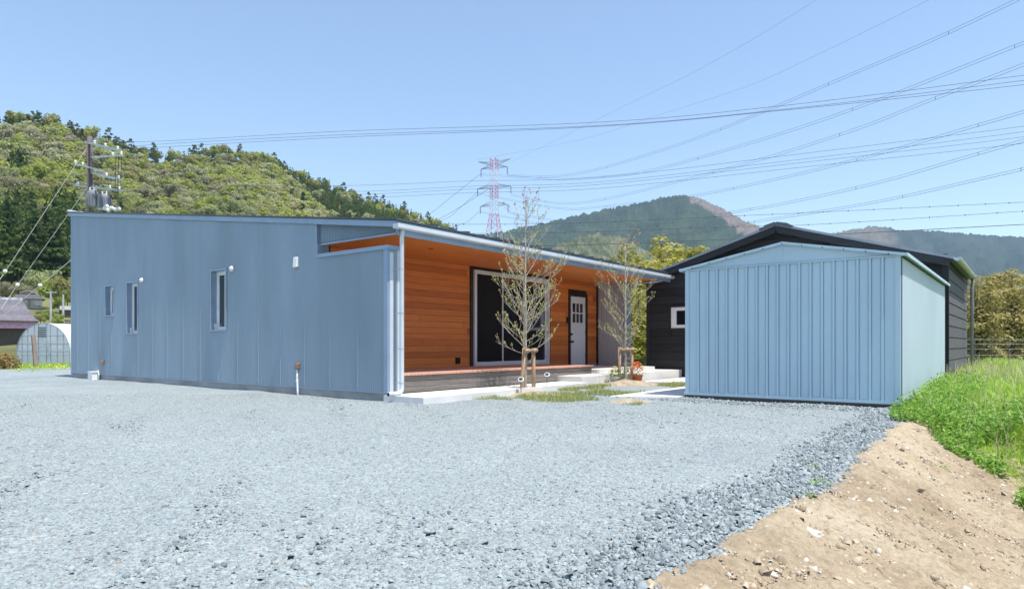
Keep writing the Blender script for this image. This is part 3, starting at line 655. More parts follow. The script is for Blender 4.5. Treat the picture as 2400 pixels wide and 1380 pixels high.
# stones one can tell apart on the bank
def rock(name, px, py, zz, r, mat, lab, cat='stone'):
    r *= .62; p = on(px, py, 2, zz); p[2] = float(gz(p[0], p[1]))+r*.08
    bm = __import__('bmesh').new(); __import__('bmesh').ops.create_icosphere(bm, subdivisions=3, radius=r)
    ph = random.random()*50
    for v in bm.verts:
        n = v.co.normalized(); k = 1+.22*math.sin(n.x*3+ph)*math.cos(n.y*4+ph)+.12*math.sin(n.z*7+n.x*5+ph)
        v.co = Vector((n.x*r*1.5*k, n.y*r*.9*k, n.z*r*.55*k))
    me = bpy.data.meshes.new(name); bm.to_mesh(me); bm.free()
    o = link(name, me, mat, None, True); o.location = p; o.rotation_euler = (random.uniform(-.2, .2), random.uniform(-.2, .2), random.uniform(0, 3)); tag(o, lab, cat, 'stones on the dirt bank')
PALE = M('pale_stone', (.56, .52, .45), .8, 0, .12, (14, 14, 14), .3, 40); GREYST = M('grey_stone', (.42, .43, .44), .8, 0, .15, (14, 14, 14), .3, 40)
for a in [(1893, 1275, -.13, .085, PALE, 'largest pale boulder stone halfway down the dirt bank'), (1885, 1308, -.13, .04, PALE, 'small tan stone just below the largest pale boulder'),
          (1800, 1362, -.1, .05, PALE, 'round cream stone low on the bank by the bottom edge'), (1892, 1122, -.03, .055, GREYST, 'flat grey stone tucked at the gravel edge beside a weed'),
          (1922, 1190, -.1, .035, PALE, 'white stone on the bank below the two small weeds'), (1965, 1196, -.14, .035, PALE, 'white stone right of the weeds on the bank'),
          (1945, 1250, -.15, .032, PALE, 'small white stone above the largest boulder'), (2160, 1130, -.3, .04, GREYST, 'pale flat stone near the grass on the bank'),
          (2185, 1372, -.38, .035, PALE, 'long white stone on the ditch floor at the bottom edge'), (2300, 1330, -.38, .025, PALE, 'small white stone alone on the brown ditch floor'),
          (1580+180, 1270, -.04, .035, PALE, 'tan stone where gravel meets the dirt')]: rock('stone', *a)

# ------------------------------------------------------------------ grass and weeds
def blades(name, x, y, z, h, w, mat, lean=.6, kind='stuff', lab=None, seg=3, swirl=0):
    n = len(x); az = rng.uniform(0, 2*PI, n)
    if swirl: az = 2*PI*(vn(x*1.7, y*1.7, 47)+.6*vn(x*4.5, y*4.5, 48))+rng.normal(0, swirl, n)
    ln = np.abs(rng.normal(0, lean, n))+.08
    lv = np.linspace(0, 1, seg+1); V = np.zeros((n, seg+1, 2, 3))
    fa = az+PI/2+rng.normal(0, .4, n)
    for i, t in enumerate(lv):
        out = h*ln*t**1.8; up = h*t*np.sqrt(np.clip(1-(ln*t*.55)**2, .15, 1)); ww = w*(1-t**1.7*.96)*.5
        cx = x+np.cos(az)*out; cyy = y+np.sin(az)*out
        for s, sg in ((0, -1), (1, 1)):
            V[:, i, s, 0] = cx+sg*np.cos(fa)*ww; V[:, i, s, 1] = cyy+sg*np.sin(fa)*ww; V[:, i, s, 2] = z+up
    m = (seg+1)*2; q = np.array([[2*i, 2*i+1, 2*i+3, 2*i+2] for i in range(seg)])
    Q = (np.arange(n)[:, None, None]*m+q[None]).reshape(-1, 4)
    return tag(link(name, np_mesh(name, V, Q), mat, None, True), lab, kind=kind)
def leaves(P, size, up=.5, asp=.5):
    n = len(P); a = rng.uniform(0, 2*PI, n); tl = rng.normal(0, .55, n)+.2
    d = np.stack([np.cos(a)*np.cos(tl), np.sin(a)*np.cos(tl), np.sin(tl)], 1)
    r = np.stack([-np.sin(a), np.cos(a), rng.normal(0, .35, n)], 1); r /= np.linalg.norm(r, axis=1)[:, None]
    s = size[:, None]
    V = np.stack([P, P+d*s*.5+r*s*asp*.5, P+d*s, P+d*s*.5-r*s*asp*.5], 1)
    return V.reshape(-1, 3), np.arange(n*4).reshape(-1, 4)
x, y, d = frustum(150000, 4.2, 30, 2050, 2600, .8); g = grass_s(x, y); k = (g > .05) & (x > 7.14) & ((x > 7.2) | (y > 2.2))
x, y, d, g = x[k], y[k], d[k], g[k]
cl = vn(x*2.6, y*2.6, 42); h = (.10+.10*sm(g/1.6)+.09*vn(x*.9, y*.9, 41)*sm(g/1.5)+.11*cl*sm(g))*rng.uniform(.4, 1.1, len(x))
blades('grass', x, y, gz(x, y)-.02, np.maximum(h, .08), np.maximum(.009, d*.0014)*rng.uniform(.6, 1.5, len(x)), GRASS, 1.0, swirl=.55, lab='tall lush grass on the rise beside the garage')
x, y, d = frustum(120000, 4.6, 17, 2040, 2600, .8); g = grass_s(x, y)+.15*vn(x*3, y*3, 44); k = (g > -.04) & (x > 7.0) & (g < 1.5+1.9*vn(x*.8, y*.8, 45)) & ((y < 3.7) | (x > 7.25)); x, y, g = x[k], y[k], g[k]
P = np.stack([x, y, gz(x, y)+rng.random(len(x))**1.2*(.11+.20*sm((g+.1)/.6))], 1); V, Q = leaves(P, rng.uniform(.025, .06, len(x)), .5, .6)
tag(link('weeds', np_mesh('weeds', V, Q), WEED), 'dark leafy weeds along the top of the bank', kind='stuff')
# dry stalks and seed heads standing over the grass
x, y, d = frustum(2000, 5, 22, 2100, 2560, .8); g = grass_s(x, y); k = (g > .25) & (x > 7.2) & (vn(x*1.1, y*1.1, 49) > -.15); x, y, d = x[k], y[k], d[k]
blades('dry_stalks', x, y, gz(x, y), rng.uniform(.25, .62, len(x)), np.maximum(.006, d*.0009), M_leaf('straw', [(0, (.42, .34, .17)), (.6, (.60, .54, .32)), (1, (.70, .68, .52))], .3), .35, lab='dry straw stalks and seed heads over the grass')
# weed tufts standing alone on the bank
def tuft(px, py, zz, r, lab, n=70):
    r *= .85; p = on(px, py, 2, zz); p[2] = float(gz(p[0], p[1]))
    P = np.stack([rng.normal(0, r*.45, n), rng.normal(0, r*.45, n), np.abs(rng.normal(0, r*.4, n))], 1); V, Q = leaves(P, rng.uniform(.2, .5, n)*r, .5, .5)
    o = link('weed_tuft', np_mesh('weed_tuft', V, Q), WEED); o.location = p; tag(o, lab, 'weed', 'weed tufts on the dirt bank')
for a in [(2138, 1080, -.25, .07, 'bushy green weed alone high on the bank face'), (1905, 1105, -.02, .07, 'green weed at the gravel edge beside a flat stone'), (1920, 1170, -.09, .085, 'spreading weed on the bank above the white stones'), (1898, 1192, -.08, .06, 'yellow green weed just left of the white stone'),
          (2150, 1150, -.3, .05, 'low weed in the middle of the bank'), (2160, 1280, -.37, .06, 'grassy weed low on the bank by the ditch floor'), (2240, 1338, -.38, .05, 'small weed on the brown ditch floor'), (2210, 1130, -.33, .06, 'weed below the grass edge')]: tuft(*a)
# thin turf between the trees and the gravel
x = rng.uniform(.5, 3.7, 60000); y = rng.uniform(.2, 8.2, 60000); m_ = vn(x*1.4, y*1.4, 51)+.5*vn(x*5, y*5, 52)
edge = np.where(y < 5.35, .93-.04*y, .62)
fr = 2.05+.35*vn(x*1.5, x*0, 8)+.5*(x-1.2)*.35
k = (x > edge) & (m_ > .02-.5*np.exp(-((x-2.0)/.9)**2-((y-2.6)/.7)**2)) & (y > np.where(x < 1.2, .25, 1.35+.25*(x-1.2))) & ~((x > 2.5) & (y > 3.05)) & ((y < 6.4) | (x > 1.0)); x, y = x[k], y[k]
h = rng.uniform(.03, .10, len(x)); blades('turf', x, y, padz(x, y), h, rng.uniform(.006, .012, len(x)), TURF, .7, lab='thin patchy turf between the young trees and the gravel', seg=2)
# verge at the far left
x, y, d = frustum(26000, 23.5, 44, -120, 178, 1.); z = ground_z(x, y); h = rng.uniform(.08, .34, len(x))*(1+.4*vn(x*.5, y*.5, 61)); k = d > 24.5+.6*vn(x, y, 62); x, y, z, h = x[k], y[k], z[k], h[k]
blades('verge_grass', x, y, z-.02, h, np.full(len(x), .03), GRASS, .7, lab='grass verge between the road and the greenhouse', seg=2)
x, y, d = frustum(420, 24, 36, -60, 170, 1.); k = vn(x*.6, y*.6, 63) > .05; x, y = x[k], y[k]; P = np.stack([x, y, ground_z(x, y)+rng.uniform(.15, .35, len(x))], 1); V, Q = leaves(P, np.full(len(x), .09), .5, 1.)
tag(link('wildflowers', np_mesh('wildflowers', V, Q), M_leaf('yellow_petals', [(0, (.75, .60, .04)), (1, (.80, .70, .10))], .2)), 'yellow wildflowers dotted through the verge', kind='stuff')
# soil mounds at the trees
def mound(cx, cyy, r, h, lab):
    n = 40; u = np.linspace(0, 1, 14); a = np.linspace(0, 2*PI, n, endpoint=False); V = []
    for t in u:
        rr = r*t*(1+.14*np.sin(a*3+1)+.08*np.sin(a*7)); xx = cx+rr*np.cos(a); yy = cyy+rr*np.sin(a)*1.1
        V.append(np.stack([xx, yy, padz(xx, yy)+.005+h*(1-t**2)+.018*vn(xx*9, yy*9, 71)*(1-t)-.03*sm((t-.8)/.2)], 1))
    V = np.array(V); Q = np.array([[i*n+k, i*n+(k+1) % n, (i+1)*n+(k+1) % n, (i+1)*n+k] for i in range(13) for k in range(n)])
    tag(link('soil_mound', np_mesh('soil_mound', V, Q[:, ::-1]), SAND, None, True), lab, kind='structure')
mound(.98, 2.85, .62, .06, 'sandy soil round the nearer young tree'); mound(1.0, 6.75, .7, .14, 'stony soil mound round the farther young tree'); mound(3.25, 2.55, .42, .035, 'strawy soil patch at the corner of the garage slab')

# ------------------------------------------------------------------ young dogwood trees with stakes
def dogwood(base_p, H, seed, lab, dens, rad, low):
    R = random.Random(seed); root = empty('dogwood_tree', lab, 'tree', base_p, 'young staked dogwood trees')
    tr = MB(); tw = MB(); bl = []; pk = []
    bp = Vector(base_p); wig = [R.uniform(-.012, .012) for _ in range(40)]
    def tp(z): i = z/H*18; k = int(min(i, 17)); f = i-k; return bp+Vector((wig[k]*(1-f)+wig[k+1]*f, wig[k+20]*(1-f)+wig[k+21]*f, z))
    zs = np.linspace(-.05, H*.92, 22); tr.tube([tp(z) if z > 0 else bp+Vector((0, 0, z)) for z in zs], [.031*(1-.85*max(z, 0)/H)+.003 for z in zs], 8)
    def tips(p, d, n=3, s=.040):
        for _ in range(n-1 if p.z < H*.72 or R.random() < .35 else (R.random() < .6)):
            q = Vector((d.x+R.uniform(-.5, .5), d.y+R.uniform(-.5, .5), abs(d.z)+R.uniform(.1, .6))).normalized()
            bl.append((p, q, s*R.uniform(.7, 1.25)))
    def twig(p, d, L, r, lvl):
        pts = [p]; q = Vector(p); dd = Vector(d); n = 4 if lvl else 6
        for i in range(n):
            dd = (dd+Vector((R.uniform(-.12, .12), R.uniform(-.12, .12), .055 if lvl == 0 else .11))).normalized(); q = q+dd*(L/n); pts.append(q.copy())
        tw.tube(pts, [max(.0016, r*.85*(1-.66*i/n)) for i in range(n+1)], 4, False); tips(pts[-1], dd)
        if lvl < 2:
            m = max(2, int(L*(9 if lvl == 0 else 8)))
            for j in range(m):
                t = .3+.68*(j+R.random())/m; i = min(int(t*n), n-1); pp = pts[i].lerp(pts[i+1], t*n-i)
                ax = (pts[i+1]-pts[i]).normalized(); sd_ = ax.cross(Vector((0, 0, 1))).normalized()*R.choice((-1, 1))
                nd_ = (ax*.75+sd_*R.uniform(.25, .7)+Vector((0, 0, R.uniform(.05, .5)))).normalized()
                twig(pp, nd_, L*R.uniform(.22, .42)*(1.15-.4*t), r*.5, lvl+1)
    z = low
    ga = R.random()*6
    while z < H*.88:
        t = (z-low)/(H-low); nb = R.choice((2, 3, 3)) if t < .62 else R.choice((1, 1, 2))
        for _ in range(nb):
            ga += 2.399+R.uniform(-.3, .3)
            L = rad*(1.0-.62*max(0, t-.42)/.58)*R.uniform(.62, 1.08)*(.82 if t < .08 else 1)
            e = math.radians(R.uniform(10, 36)+t*24); d = Vector((math.cos(ga)*math.cos(e), math.sin(ga)*math.cos(e), math.sin(e)))
            twig(tp(z), d, L, .0085*(1.1-.5*t), 0)
        z += R.uniform(.12, .20)/dens*(1.0+.25*t)
    top = tp(H*.92); 
    for _ in range(6): a = R.random()*6.3; twig(top-Vector((0, 0, R.random()*.35)), Vector((math.cos(a)*.35, math.sin(a)*.35, 1)).normalized(), R.uniform(.25, .5), .006, 1)
    tr.build('trunk', BARK, root, True); tw.build('branches', BARK, root)
    bl.sort(key=lambda b: -b[0].z)
    def leafmesh(L, name, mat, sc=1.):
        V = []
        for p, q, s in L:
            s *= sc; r = q.cross(Vector((R.uniform(-1, 1), R.uniform(-1, 1), R.uniform(-1, 1)))).normalized()*s*.34
            V += [p, p+q*s*.55+r, p+q*s, p+q*s*.55-r]
        V = np.array([tuple(v) for v in V])-np.array(base_p); o = link(name, np_mesh(name, V, np.arange(len(V)).reshape(-1, 4)), mat, root)
    nf = [b for i, b in enumerate(bl[:70]) if i % 12 < 3]
    leafmesh(bl, 'crown', BUD); leafmesh([(p, (q+Vector((R.uniform(-.8, .8), R.uniform(-.8, .8), 0))).normalized(), .045) for p, q, s in nf for _ in range(3)], 'blossoms', PETAL, 1.)
T1 = (.69, 3.0, .05); T2 = (.84, 6.88, .10)
dogwood(T1, 3.98, 4, 'nearer slender young dogwood before the sliding glass door', 1.35, .98, .74)
dogwood(T2, 3.55, 9, 'farther slender young dogwood before the grey end wall', 1.3, .94, .76)
def stakes(T, lab, dy, tilt):
    root = empty('tree_stakes', lab, 'tree stake', (T[0], T[1], 0), 'stakes holding the young trees'); top = .86
    a, b = dy
    for yy, tl in ((a, tilt), (b, -.01)):
        mb = MB(); bx, by = T[0]+.02, T[1]+yy; pts = [(bx, by+tl*(-1)*0+0, -.05), (bx, by+tl*.5, .4), (bx, by+tl, top+.05)]; mb.tube(pts, [.043, .041, .038], 12); mb.build('stake', ROUNDWOOD, root, True)
    mb = MB(); mb.tube([(T[0]+.07, T[1]+a-.06+tilt, top-.01), (T[0]+.075, T[1], top), (T[0]+.07, T[1]+b+.05, top+.0)], .028, 10); mb.build('crossbar', ROUNDWOOD, root, True)
    mb = MB()
    for yy in (a+tilt, 0, b):
        for k in range(4): mb.lathe((T[0]+.05, T[1]+yy+(k-1.5)*.022, top), [(.040, -.010), (.047, 0), (.040, .010)], 10, (.25*(-1)**k, 1, .1))
    for k in range(5): mb.lathe((T[0], T[1], top-.09+k*.025), [(.030, -.012), (.036, 0), (.030, .012)], 10, (.1, .1, 1))
    mb.tube([(T[0]+.06, T[1]+a+.05, top-.05), (T[0]+.08, T[1]+.02, top-.24), (T[0]+.06, T[1]+b-.02, top-.04)], .006, 5); mb.build('rope', ROPE, root)
stakes(T1, 'two round stakes with roped crossbar at the nearer young tree', (-.16, .25), .09)
stakes(T2, 'two round stakes with roped crossbar at the farther young tree', (-.35, .30), .03)

# ------------------------------------------------------------------ solar stake lights and potted flowers
def solar(px, py, lab, hz):
    p = on(px, py, 2, .03); root = empty('garden_light', lab, 'garden light', tuple(p), 'solar stake lights below the deck')
    q = Vector((p[0], p[1], hz)); mb = MB(); mb.tube([(p[0], p[1], -.03), q], .006, 6); mb.build('stem', BLACK, root)
    ax = Vector((.35, -.55, .75)).normalized(); mb = MB(); mb.lathe(q, [(.045, -.02), (.058, -.012), (.06, .0), (.056, .008)], 20, ax); mb.build('ring', WHITE, root, True)
    mb = MB(); mb.lathe(q, [(.042, .0085), (.042, .010)], 20, ax); mb.build('solar_cell', PANE, root)
solar(1221, 923, 'solar stake light beside the nearer young tree', .31); solar(1282, 915, 'solar stake light standing right of the nearer tree', .36)
def potted(px, py, zz, r, h, potmat, flower, spread, fh, lab, nf, nl):
    p = on(px, py, 2, zz); root = empty('potted_plant', lab, 'potted plant', tuple(p), 'potted flowers round the farther tree')
    mb = MB(); mb.lathe(p, [(r*.68, 0), (r*.95, h*.86), (r*1.06, h*.86), (r*1.06, h), (r*.9, h), (r*.85, h*.9)], 20); mb.build('pot', potmat, root, True)
    P = np.stack([rng.normal(0, spread*.5, nl), rng.normal(0, spread*.5, nl), h+rng.random(nl)*fh*.75], 1); V, Q = leaves(P, rng.uniform(.03, .07, nl), .5, .55); link('foliage', np_mesh('foliage', V, Q), WEED, root)
    a = rng.uniform(0, 2*PI, nf); e = rng.uniform(.1, 1.5, nf); P = np.stack([np.cos(a)*np.cos(e)*spread, np.sin(a)*np.cos(e)*spread, h+fh*.35+np.sin(e)*fh*.75], 1)*rng.uniform(.8, 1.05, (nf, 1)); P = np.repeat(P, 5, 0)
    V, Q = leaves(P, rng.uniform(.02, .04, len(P)), .5, .9); link('flowers', np_mesh('flowers', V, Q), flower, root)
TERRA = M('terracotta', (.48, .17, .07), .75, 0, .12, (8, 8, 8)); BLUEP = M('pale_blue_planter', (.55, .66, .72), .5)
potted(1494, 897, .06, .13, .20, TERRA, M_leaf('orange_petals', [(0, (.80, .16, .04)), (.6, (.85, .30, .12)), (1, (.88, .50, .32))], .2), .17, .26, 'terracotta pot of bright orange flowers', 110, 120)
potted(1440, 897, .06, .12, .14, BLUEP, M_leaf('cream_petals', [(0, (.80, .68, .16)), (.5, (.85, .80, .45)), (1, (.85, .62, .60))], .2), .15, .22, 'pale blue planter of cream and yellow flowers', 50, 170)
potted(1468, 890, .10, .12, .16, BLUEP, M_leaf('white_petals', [(0, (.75, .75, .78)), (1, (.85, .85, .85))], .2), .15, .24, 'leafy planter with white flowers behind the farther tree', 24, 190)

# ------------------------------------------------------------------ trees in numbers
def crown_mesh(name, lobes, n, size, mats, trunk=None, droop=0., seed=1):
    R = np.random.default_rng(seed); lobes = np.array(lobes, float); w_ = (lobes[:, 3]*lobes[:, 4])**1.2; w_ /= w_.sum()
    L = lobes[R.choice(len(lobes), n, p=w_)]; v = R.normal(0, 1, (n, 3)); v /= np.linalg.norm(v, axis=1)[:, None]
    rad = R.uniform(.35, 1.05, n)**.5; P = L[:, :3]+v*rad[:, None]*L[:, [3, 3, 4]]
    nrm = v*1.3+R.normal(0, .35, (n, 3))+np.array([.1, -.05, .35]); nrm /= np.linalg.norm(nrm, axis=1)[:, None]
    a = np.cross(nrm, R.normal(0, 1, (n, 3))); a /= np.linalg.norm(a, axis=1)[:, None]+1e-9; b = np.cross(nrm, a)
    s = (size*R.uniform(.6, 1.4, n))[:, None]; P[:, 2] -= droop*s[:, 0]
    V = np.stack([P-a*s*.5-b*s*.28, P+a*s*.5-b*s*.3, P+a*s*.42+b*s*.34, P-a*s*.4+b*s*.3], 1).reshape(-1, 3); Q = np.arange(n*4).reshape(-1, 4); mi = np.zeros(n, int)
    if trunk:
        mb = MB()
        for pts, rr in trunk: mb.tube(pts, rr, 5, False)
        o = len(V); V = np.concatenate([V, np.array(mb.v)]); Q = np.concatenate([Q, np.array(mb.f)+o]); mi = np.concatenate([mi, np.ones(len(mb.f), int)])
    me = np_mesh(name, V, Q, None, mi)
    for m in mats: me.materials.append(m)
    return me
def broad_lobes(R, h, r):
    out = [(0, 0, h*.62, r*.7, h*.26)]
    for k in range(9): a = R.random()*6.28; q = r*R.uniform(.35, .75); out.append((math.cos(a)*q, math.sin(a)*q, h*R.uniform(.42, .86), r*R.uniform(.26, .42), h*R.uniform(.10, .17)))
    return out
TRUNKM = M('tree_bark', (.13, .105, .085), .9, 0, .2)
GRN = lambda n, st: M_leaf(n, st, .45, .72, .7)
LF = {'fresh': GRN('fresh_leaf', [(0, (.19, .25, .045)), (.5, (.30, .36, .07)), (1, (.42, .45, .12))]),
      'pale': GRN('pale_leaf', [(0, (.25, .29, .125)), (.5, (.36, .39, .19)), (1, (.46, .47, .27))]),
      'olive': GRN('olive_leaf', [(0, (.15, .18, .045)), (.5, (.26, .28, .08)), (1, (.36, .34, .13))]),
      'bare': GRN('budding_twigs', [(0, (.20, .20, .11)), (.5, (.29, .28, .165)), (1, (.37, .35, .23))]),
      'cherry': GRN('cherry_blossom', [(0, (.45, .38, .38)), (1, (.68, .60, .60))]),
      'conifer': GRN('conifer_needles', [(0, (.04, .075, .018)), (.5, (.075, .13, .03)), (1, (.14, .20, .05))]),
      'pine': GRN('pine_needles', [(0, (.05, .085, .025)), (.5, (.09, .135, .04)), (1, (.15, .19, .07))])}
PROTO = {}
Rn = random.Random(3)
for kind in ('fresh', 'pale', 'olive', 'bare', 'cherry'):
    PROTO[kind] = []
    for v in range(2):
        R = random.Random(v*7+len(kind)); lob = broad_lobes(R, 8., 3.7)
        br = [([(0, 0, -2), (0, 0, 4), (.3, .1, 6)], [.22, .15, .06])]+[([(0, 0, 2.5), tuple(l[:3])], [.10, .03]) for l in lob[1:]]
        PROTO[kind].append(crown_mesh('broadleaf_tree', lob, 1900, .35, [LF[kind], TRUNKM], br, 0, v+3))
for kind, H, R0 in (('conifer', 12., 2.1),):
    PROTO[kind] = []
    for v in range(3):
        R = random.Random(v+50); lob = []
        for k in range(16):
            t = k/15; rr = R0*(1-t)**.85*R.uniform(.85, 1.15)+.15
            for j in range(4 if t < .7 else 2): a = R.random()*6.28; lob.append((math.cos(a)*rr*.5, math.sin(a)*rr*.5, H*(.14+.84*t), rr*.62, .42))
        PROTO[kind].append(crown_mesh('cedar_tree', lob, 900, .55, [LF[kind], TRUNKM], [([(0, 0, -2), (0, 0, H*.96)], [.22, .03])], .25, v+13))
PROTO['pine'] = []
for v in range(4):
    R = random.Random(v+80); H = 8.5+R.uniform(-1, 1); lob = []
    for k in range(20): t = R.uniform(.28, 1); a = R.random()*6.28; q = 2.5*(1.12-t)**.8*R.uniform(.1, 1.0); lob.append((math.cos(a)*q, math.sin(a)*q, H*t, R.uniform(.45, .95)*(1.25-.6*t), R.uniform(.3, .6)))
    PROTO['pine'].append(crown_mesh('pine_tree', lob, 900, .36, [LF['pine'], TRUNKM], [([(0, 0, -2), (.15, 0, H*.6), (0, .1, H*.97)], [.2, .13, .04])]+[([(0, 0, H*.5), tuple(l[:3])], [.06, .02]) for l in lob[:6]], 0, v+23))

# the wooded hill on the left
RIDGE = np.array([(-420, 300), (-120, 290), (0, 284), (60, 282), (110, 283), (180, 302), (250, 325), (320, 352), (380, 368), (430, 358), (520, 352), (590, 368), (640, 380), (700, 408), (760, 432), (820, 458), (880, 476), (930, 488), (980, 506), (1040, 535), (1100, 556), (1180, 574), (1260, 590)], float)
def hill_pt(px, t):
    ry = np.interp(px, RIDGE[:, 0], RIDGE[:, 1])+np.interp(px, [0, 950, 1150], [17, 15, 4]); dr = 300+130*np.clip(px, 0, 1300)/1150
    d = 58*(dr/58)**np.minimum(t, 1.)*(1+.6*np.maximum(t-1, 0))
    g = np.interp(t, [0, .15, .3, .43, .7, 1], [0, .10, .17, .25, .66, 1.])
    py = 850+(ry-850)*g+5*vn(px*.02, t*9, 81)*np.minimum(t, 1)*2*(t < .97)
    k = (px-CX)/FPX; z = CAM[2]+(HY-py)/FPX*d-55*np.maximum(t-1, 0)*2
    P = CAM[None]+FW[None]*d[:, None]+RT[None]*(k*d)[:, None]; P[:, 2] = z
    return P, py, d
pxs = np.arange(-420, 1265, 14.); ts = np.concatenate([np.linspace(0, 1, 46), [1.1, 1.3, 1.6]])
PX, TT = np.meshgrid(pxs, ts, indexing='ij'); P, _, _ = hill_pt(PX.ravel(), TT.ravel())
tag(link('hill', np_mesh('hill', P, grid(len(pxs), len(ts))), FOREST, None, True), 'wooded hillside left of the valley', kind='structure')
def kind_at(px, py, t, r):
    """what grows where on the hill"""
    if px < 175 and py > 560: return 'conifer'
    if px < 175 and py > 470: return 'olive' if r < .5 else 'fresh' if r < .8 else 'bare'
    if t > .955: return 'pine' if r < (.62 if px < 600 else .25) else 'conifer' if r < (.74 if px < 600 else .85) else 'olive' if r < .9 else 'fresh'
    bx = np.interp(py, [355, 410, 470, 520, 600], [596, 650, 705, 745, 800])
    if px > bx and px < 960: return 'conifer' if r < .97 else 'pale'
    if px >= 960: return ('conifer', 'fresh', 'pale', 'olive')[int(r*4) % 4]
    if 22 < px < 72 and 415 < py < 450 and r < .9: return 'conifer'
    if px < 170 and 425 < py < 455: return 'fresh'
    return 'fresh' if r < .30 else 'pale' if r < .56 else 'olive' if r < .76 else 'bare' if r < .93 else 'pine'
LAB = {'fresh': ('broadleaf_tree', 'fresh yellow green broadleaf tree on the wooded hillside', 'tree', 'yellow green trees on the hillside'),
       'pale': ('broadleaf_tree', 'pale grey green broadleaf tree coming into leaf on the hillside', 'tree', 'pale green trees on the hillside'),
       'olive': ('broadleaf_tree', 'dull olive broadleaf tree on the wooded hillside', 'tree', 'olive trees on the hillside'),
       'bare': ('broadleaf_tree', 'brownish budding tree still without leaves on the hillside', 'tree', 'budding trees on the hillside'),
       'cherry': ('cherry_tree', 'whitish pink cherry tree in blossom on the hillside', 'tree', 'cherry trees in blossom on the hillside'),
       'conifer': ('cedar_tree', 'dark green pointed cedar on the wooded hillside', 'tree', 'cedars on the hillside'),
       'pine': ('pine_tree', 'dark pine with an open crown standing on the hillside', 'tree', 'pines on the hillside')}
LIM = {'fresh': 80, 'pale': 75, 'olive': 65, 'bare': 55, 'conifer': 290, 'pine': 80}
cnt = {k: 0 for k in LAB}; rest = []
def plant(kind, P, s, rot, lab=None, sz=1., group=None, name=None):
    L = LAB[kind]; me = PROTO[kind][Rn.randrange(len(PROTO[kind]))]
    o = bpy.data.objects.new(name or L[0], me); COL.objects.link(o); o.location = P; o.rotation_euler = (0, 0, rot); o.scale = (s, s, s*sz)
    tag(o, lab or L[1], L[2], group or L[3]); cnt[kind] += 1
    return o
N = 3000
cand = []
px = rng.uniform(-40, 1190, N); t = .12+.88*rng.random(N)**.75
# a line of trees right on the crest
pc = np.arange(-30, 1190, 11.)+rng.uniform(-5, 5, len(np.arange(-30, 1190, 11.))); n3 = 1300; px = np.concatenate([px, pc, rng.uniform(590, 960, n3)]); t = np.concatenate([t, rng.uniform(.965, 1.01, len(pc)), .6+.4*rng.random(n3)])
P, PYS, DD = hill_pt(px, t)
order = np.argsort(DD)
for i in order:
    a, b = px[i], PYS[i]
    if b > 575 and a > 175: continue                       # behind the house
    if a < 175 and b > 668: continue                       # houses and fields
    if a > 930 and b > 560: continue
    k = kind_at(a, b, t[i], rng.random()); s = rng.uniform(.75, 1.2)
    if k == 'conifer': s *= 1.12 if a < 175 and b > 470 else .9 if a < 175 and b > 410 else .60
    elif k == 'pine': s *= rng.choice([.55, .7, .85, 1.1])
    else: s *= .95
    cand.append((k, P[i], s, rng.random()*6.28))
for c in cand:
    if cnt[c[0]] < LIM[c[0]]: plant(*c)
    else: rest.append(c)
for a, b, sc_ in ((150, 560, .75), (163, 575, .65), (138, 548, .5), (108, 462, .6), (122, 458, .5)):
    tq = np.linspace(.1, 1, 400); Pq, py_, _ = hill_pt(np.full(400, float(a)), tq); i = int(np.argmin(np.abs(py_-b))); dq = (Pq[i]-CAM)@FW; q = CAM+(Pq[i]-CAM)*((dq-10)/dq); plant('cherry', (q[0], q[1], q[2]-1), sc_, rng.random()*6)
# everything beyond those: one wood
VV = []; QQ = []; MI = []; off = 0; keys = ['fresh', 'pale', 'olive', 'bare', 'conifer', 'pine']
for k, p, s, r in rest:
    me = PROTO[k][0]; n = 440; idx = rng.choice(700, n, replace=False)
    if not hasattr(crown_mesh, k): 
        v = np.zeros(len(me.vertices)*3, np.float32); me.vertices.foreach_get('co', v); setattr(crown_mesh, k, v.reshape(-1, 3)[:2800].reshape(-1, 4, 3))
    q = getattr(crown_mesh, k); q = q[idx % len(q)].copy(); c = q.mean(1, keepdims=True); q = c+(q-c)*(1.85 if k not in ('conifer', 'pine') else 1.35)
    ca, sa = math.cos(r), math.sin(r); x_ = q[..., 0]*ca-q[..., 1]*sa; y_ = q[..., 0]*sa+q[..., 1]*ca; q[..., 0] = x_; q[..., 1] = y_
    VV.append((q*s+np.array(p)).reshape(-1, 3)); QQ.append(np.arange(n*4).reshape(-1, 4)+off); off += n*4; MI.append(np.full(n, keys.index(k)))
if VV: tag(link('woodland', np_mesh('woodland', np.concatenate(VV), np.concatenate(QQ), None, np.concatenate(MI)), [LF[k] for k in keys]), 'mixed spring wood filling the hillside', kind='stuff')

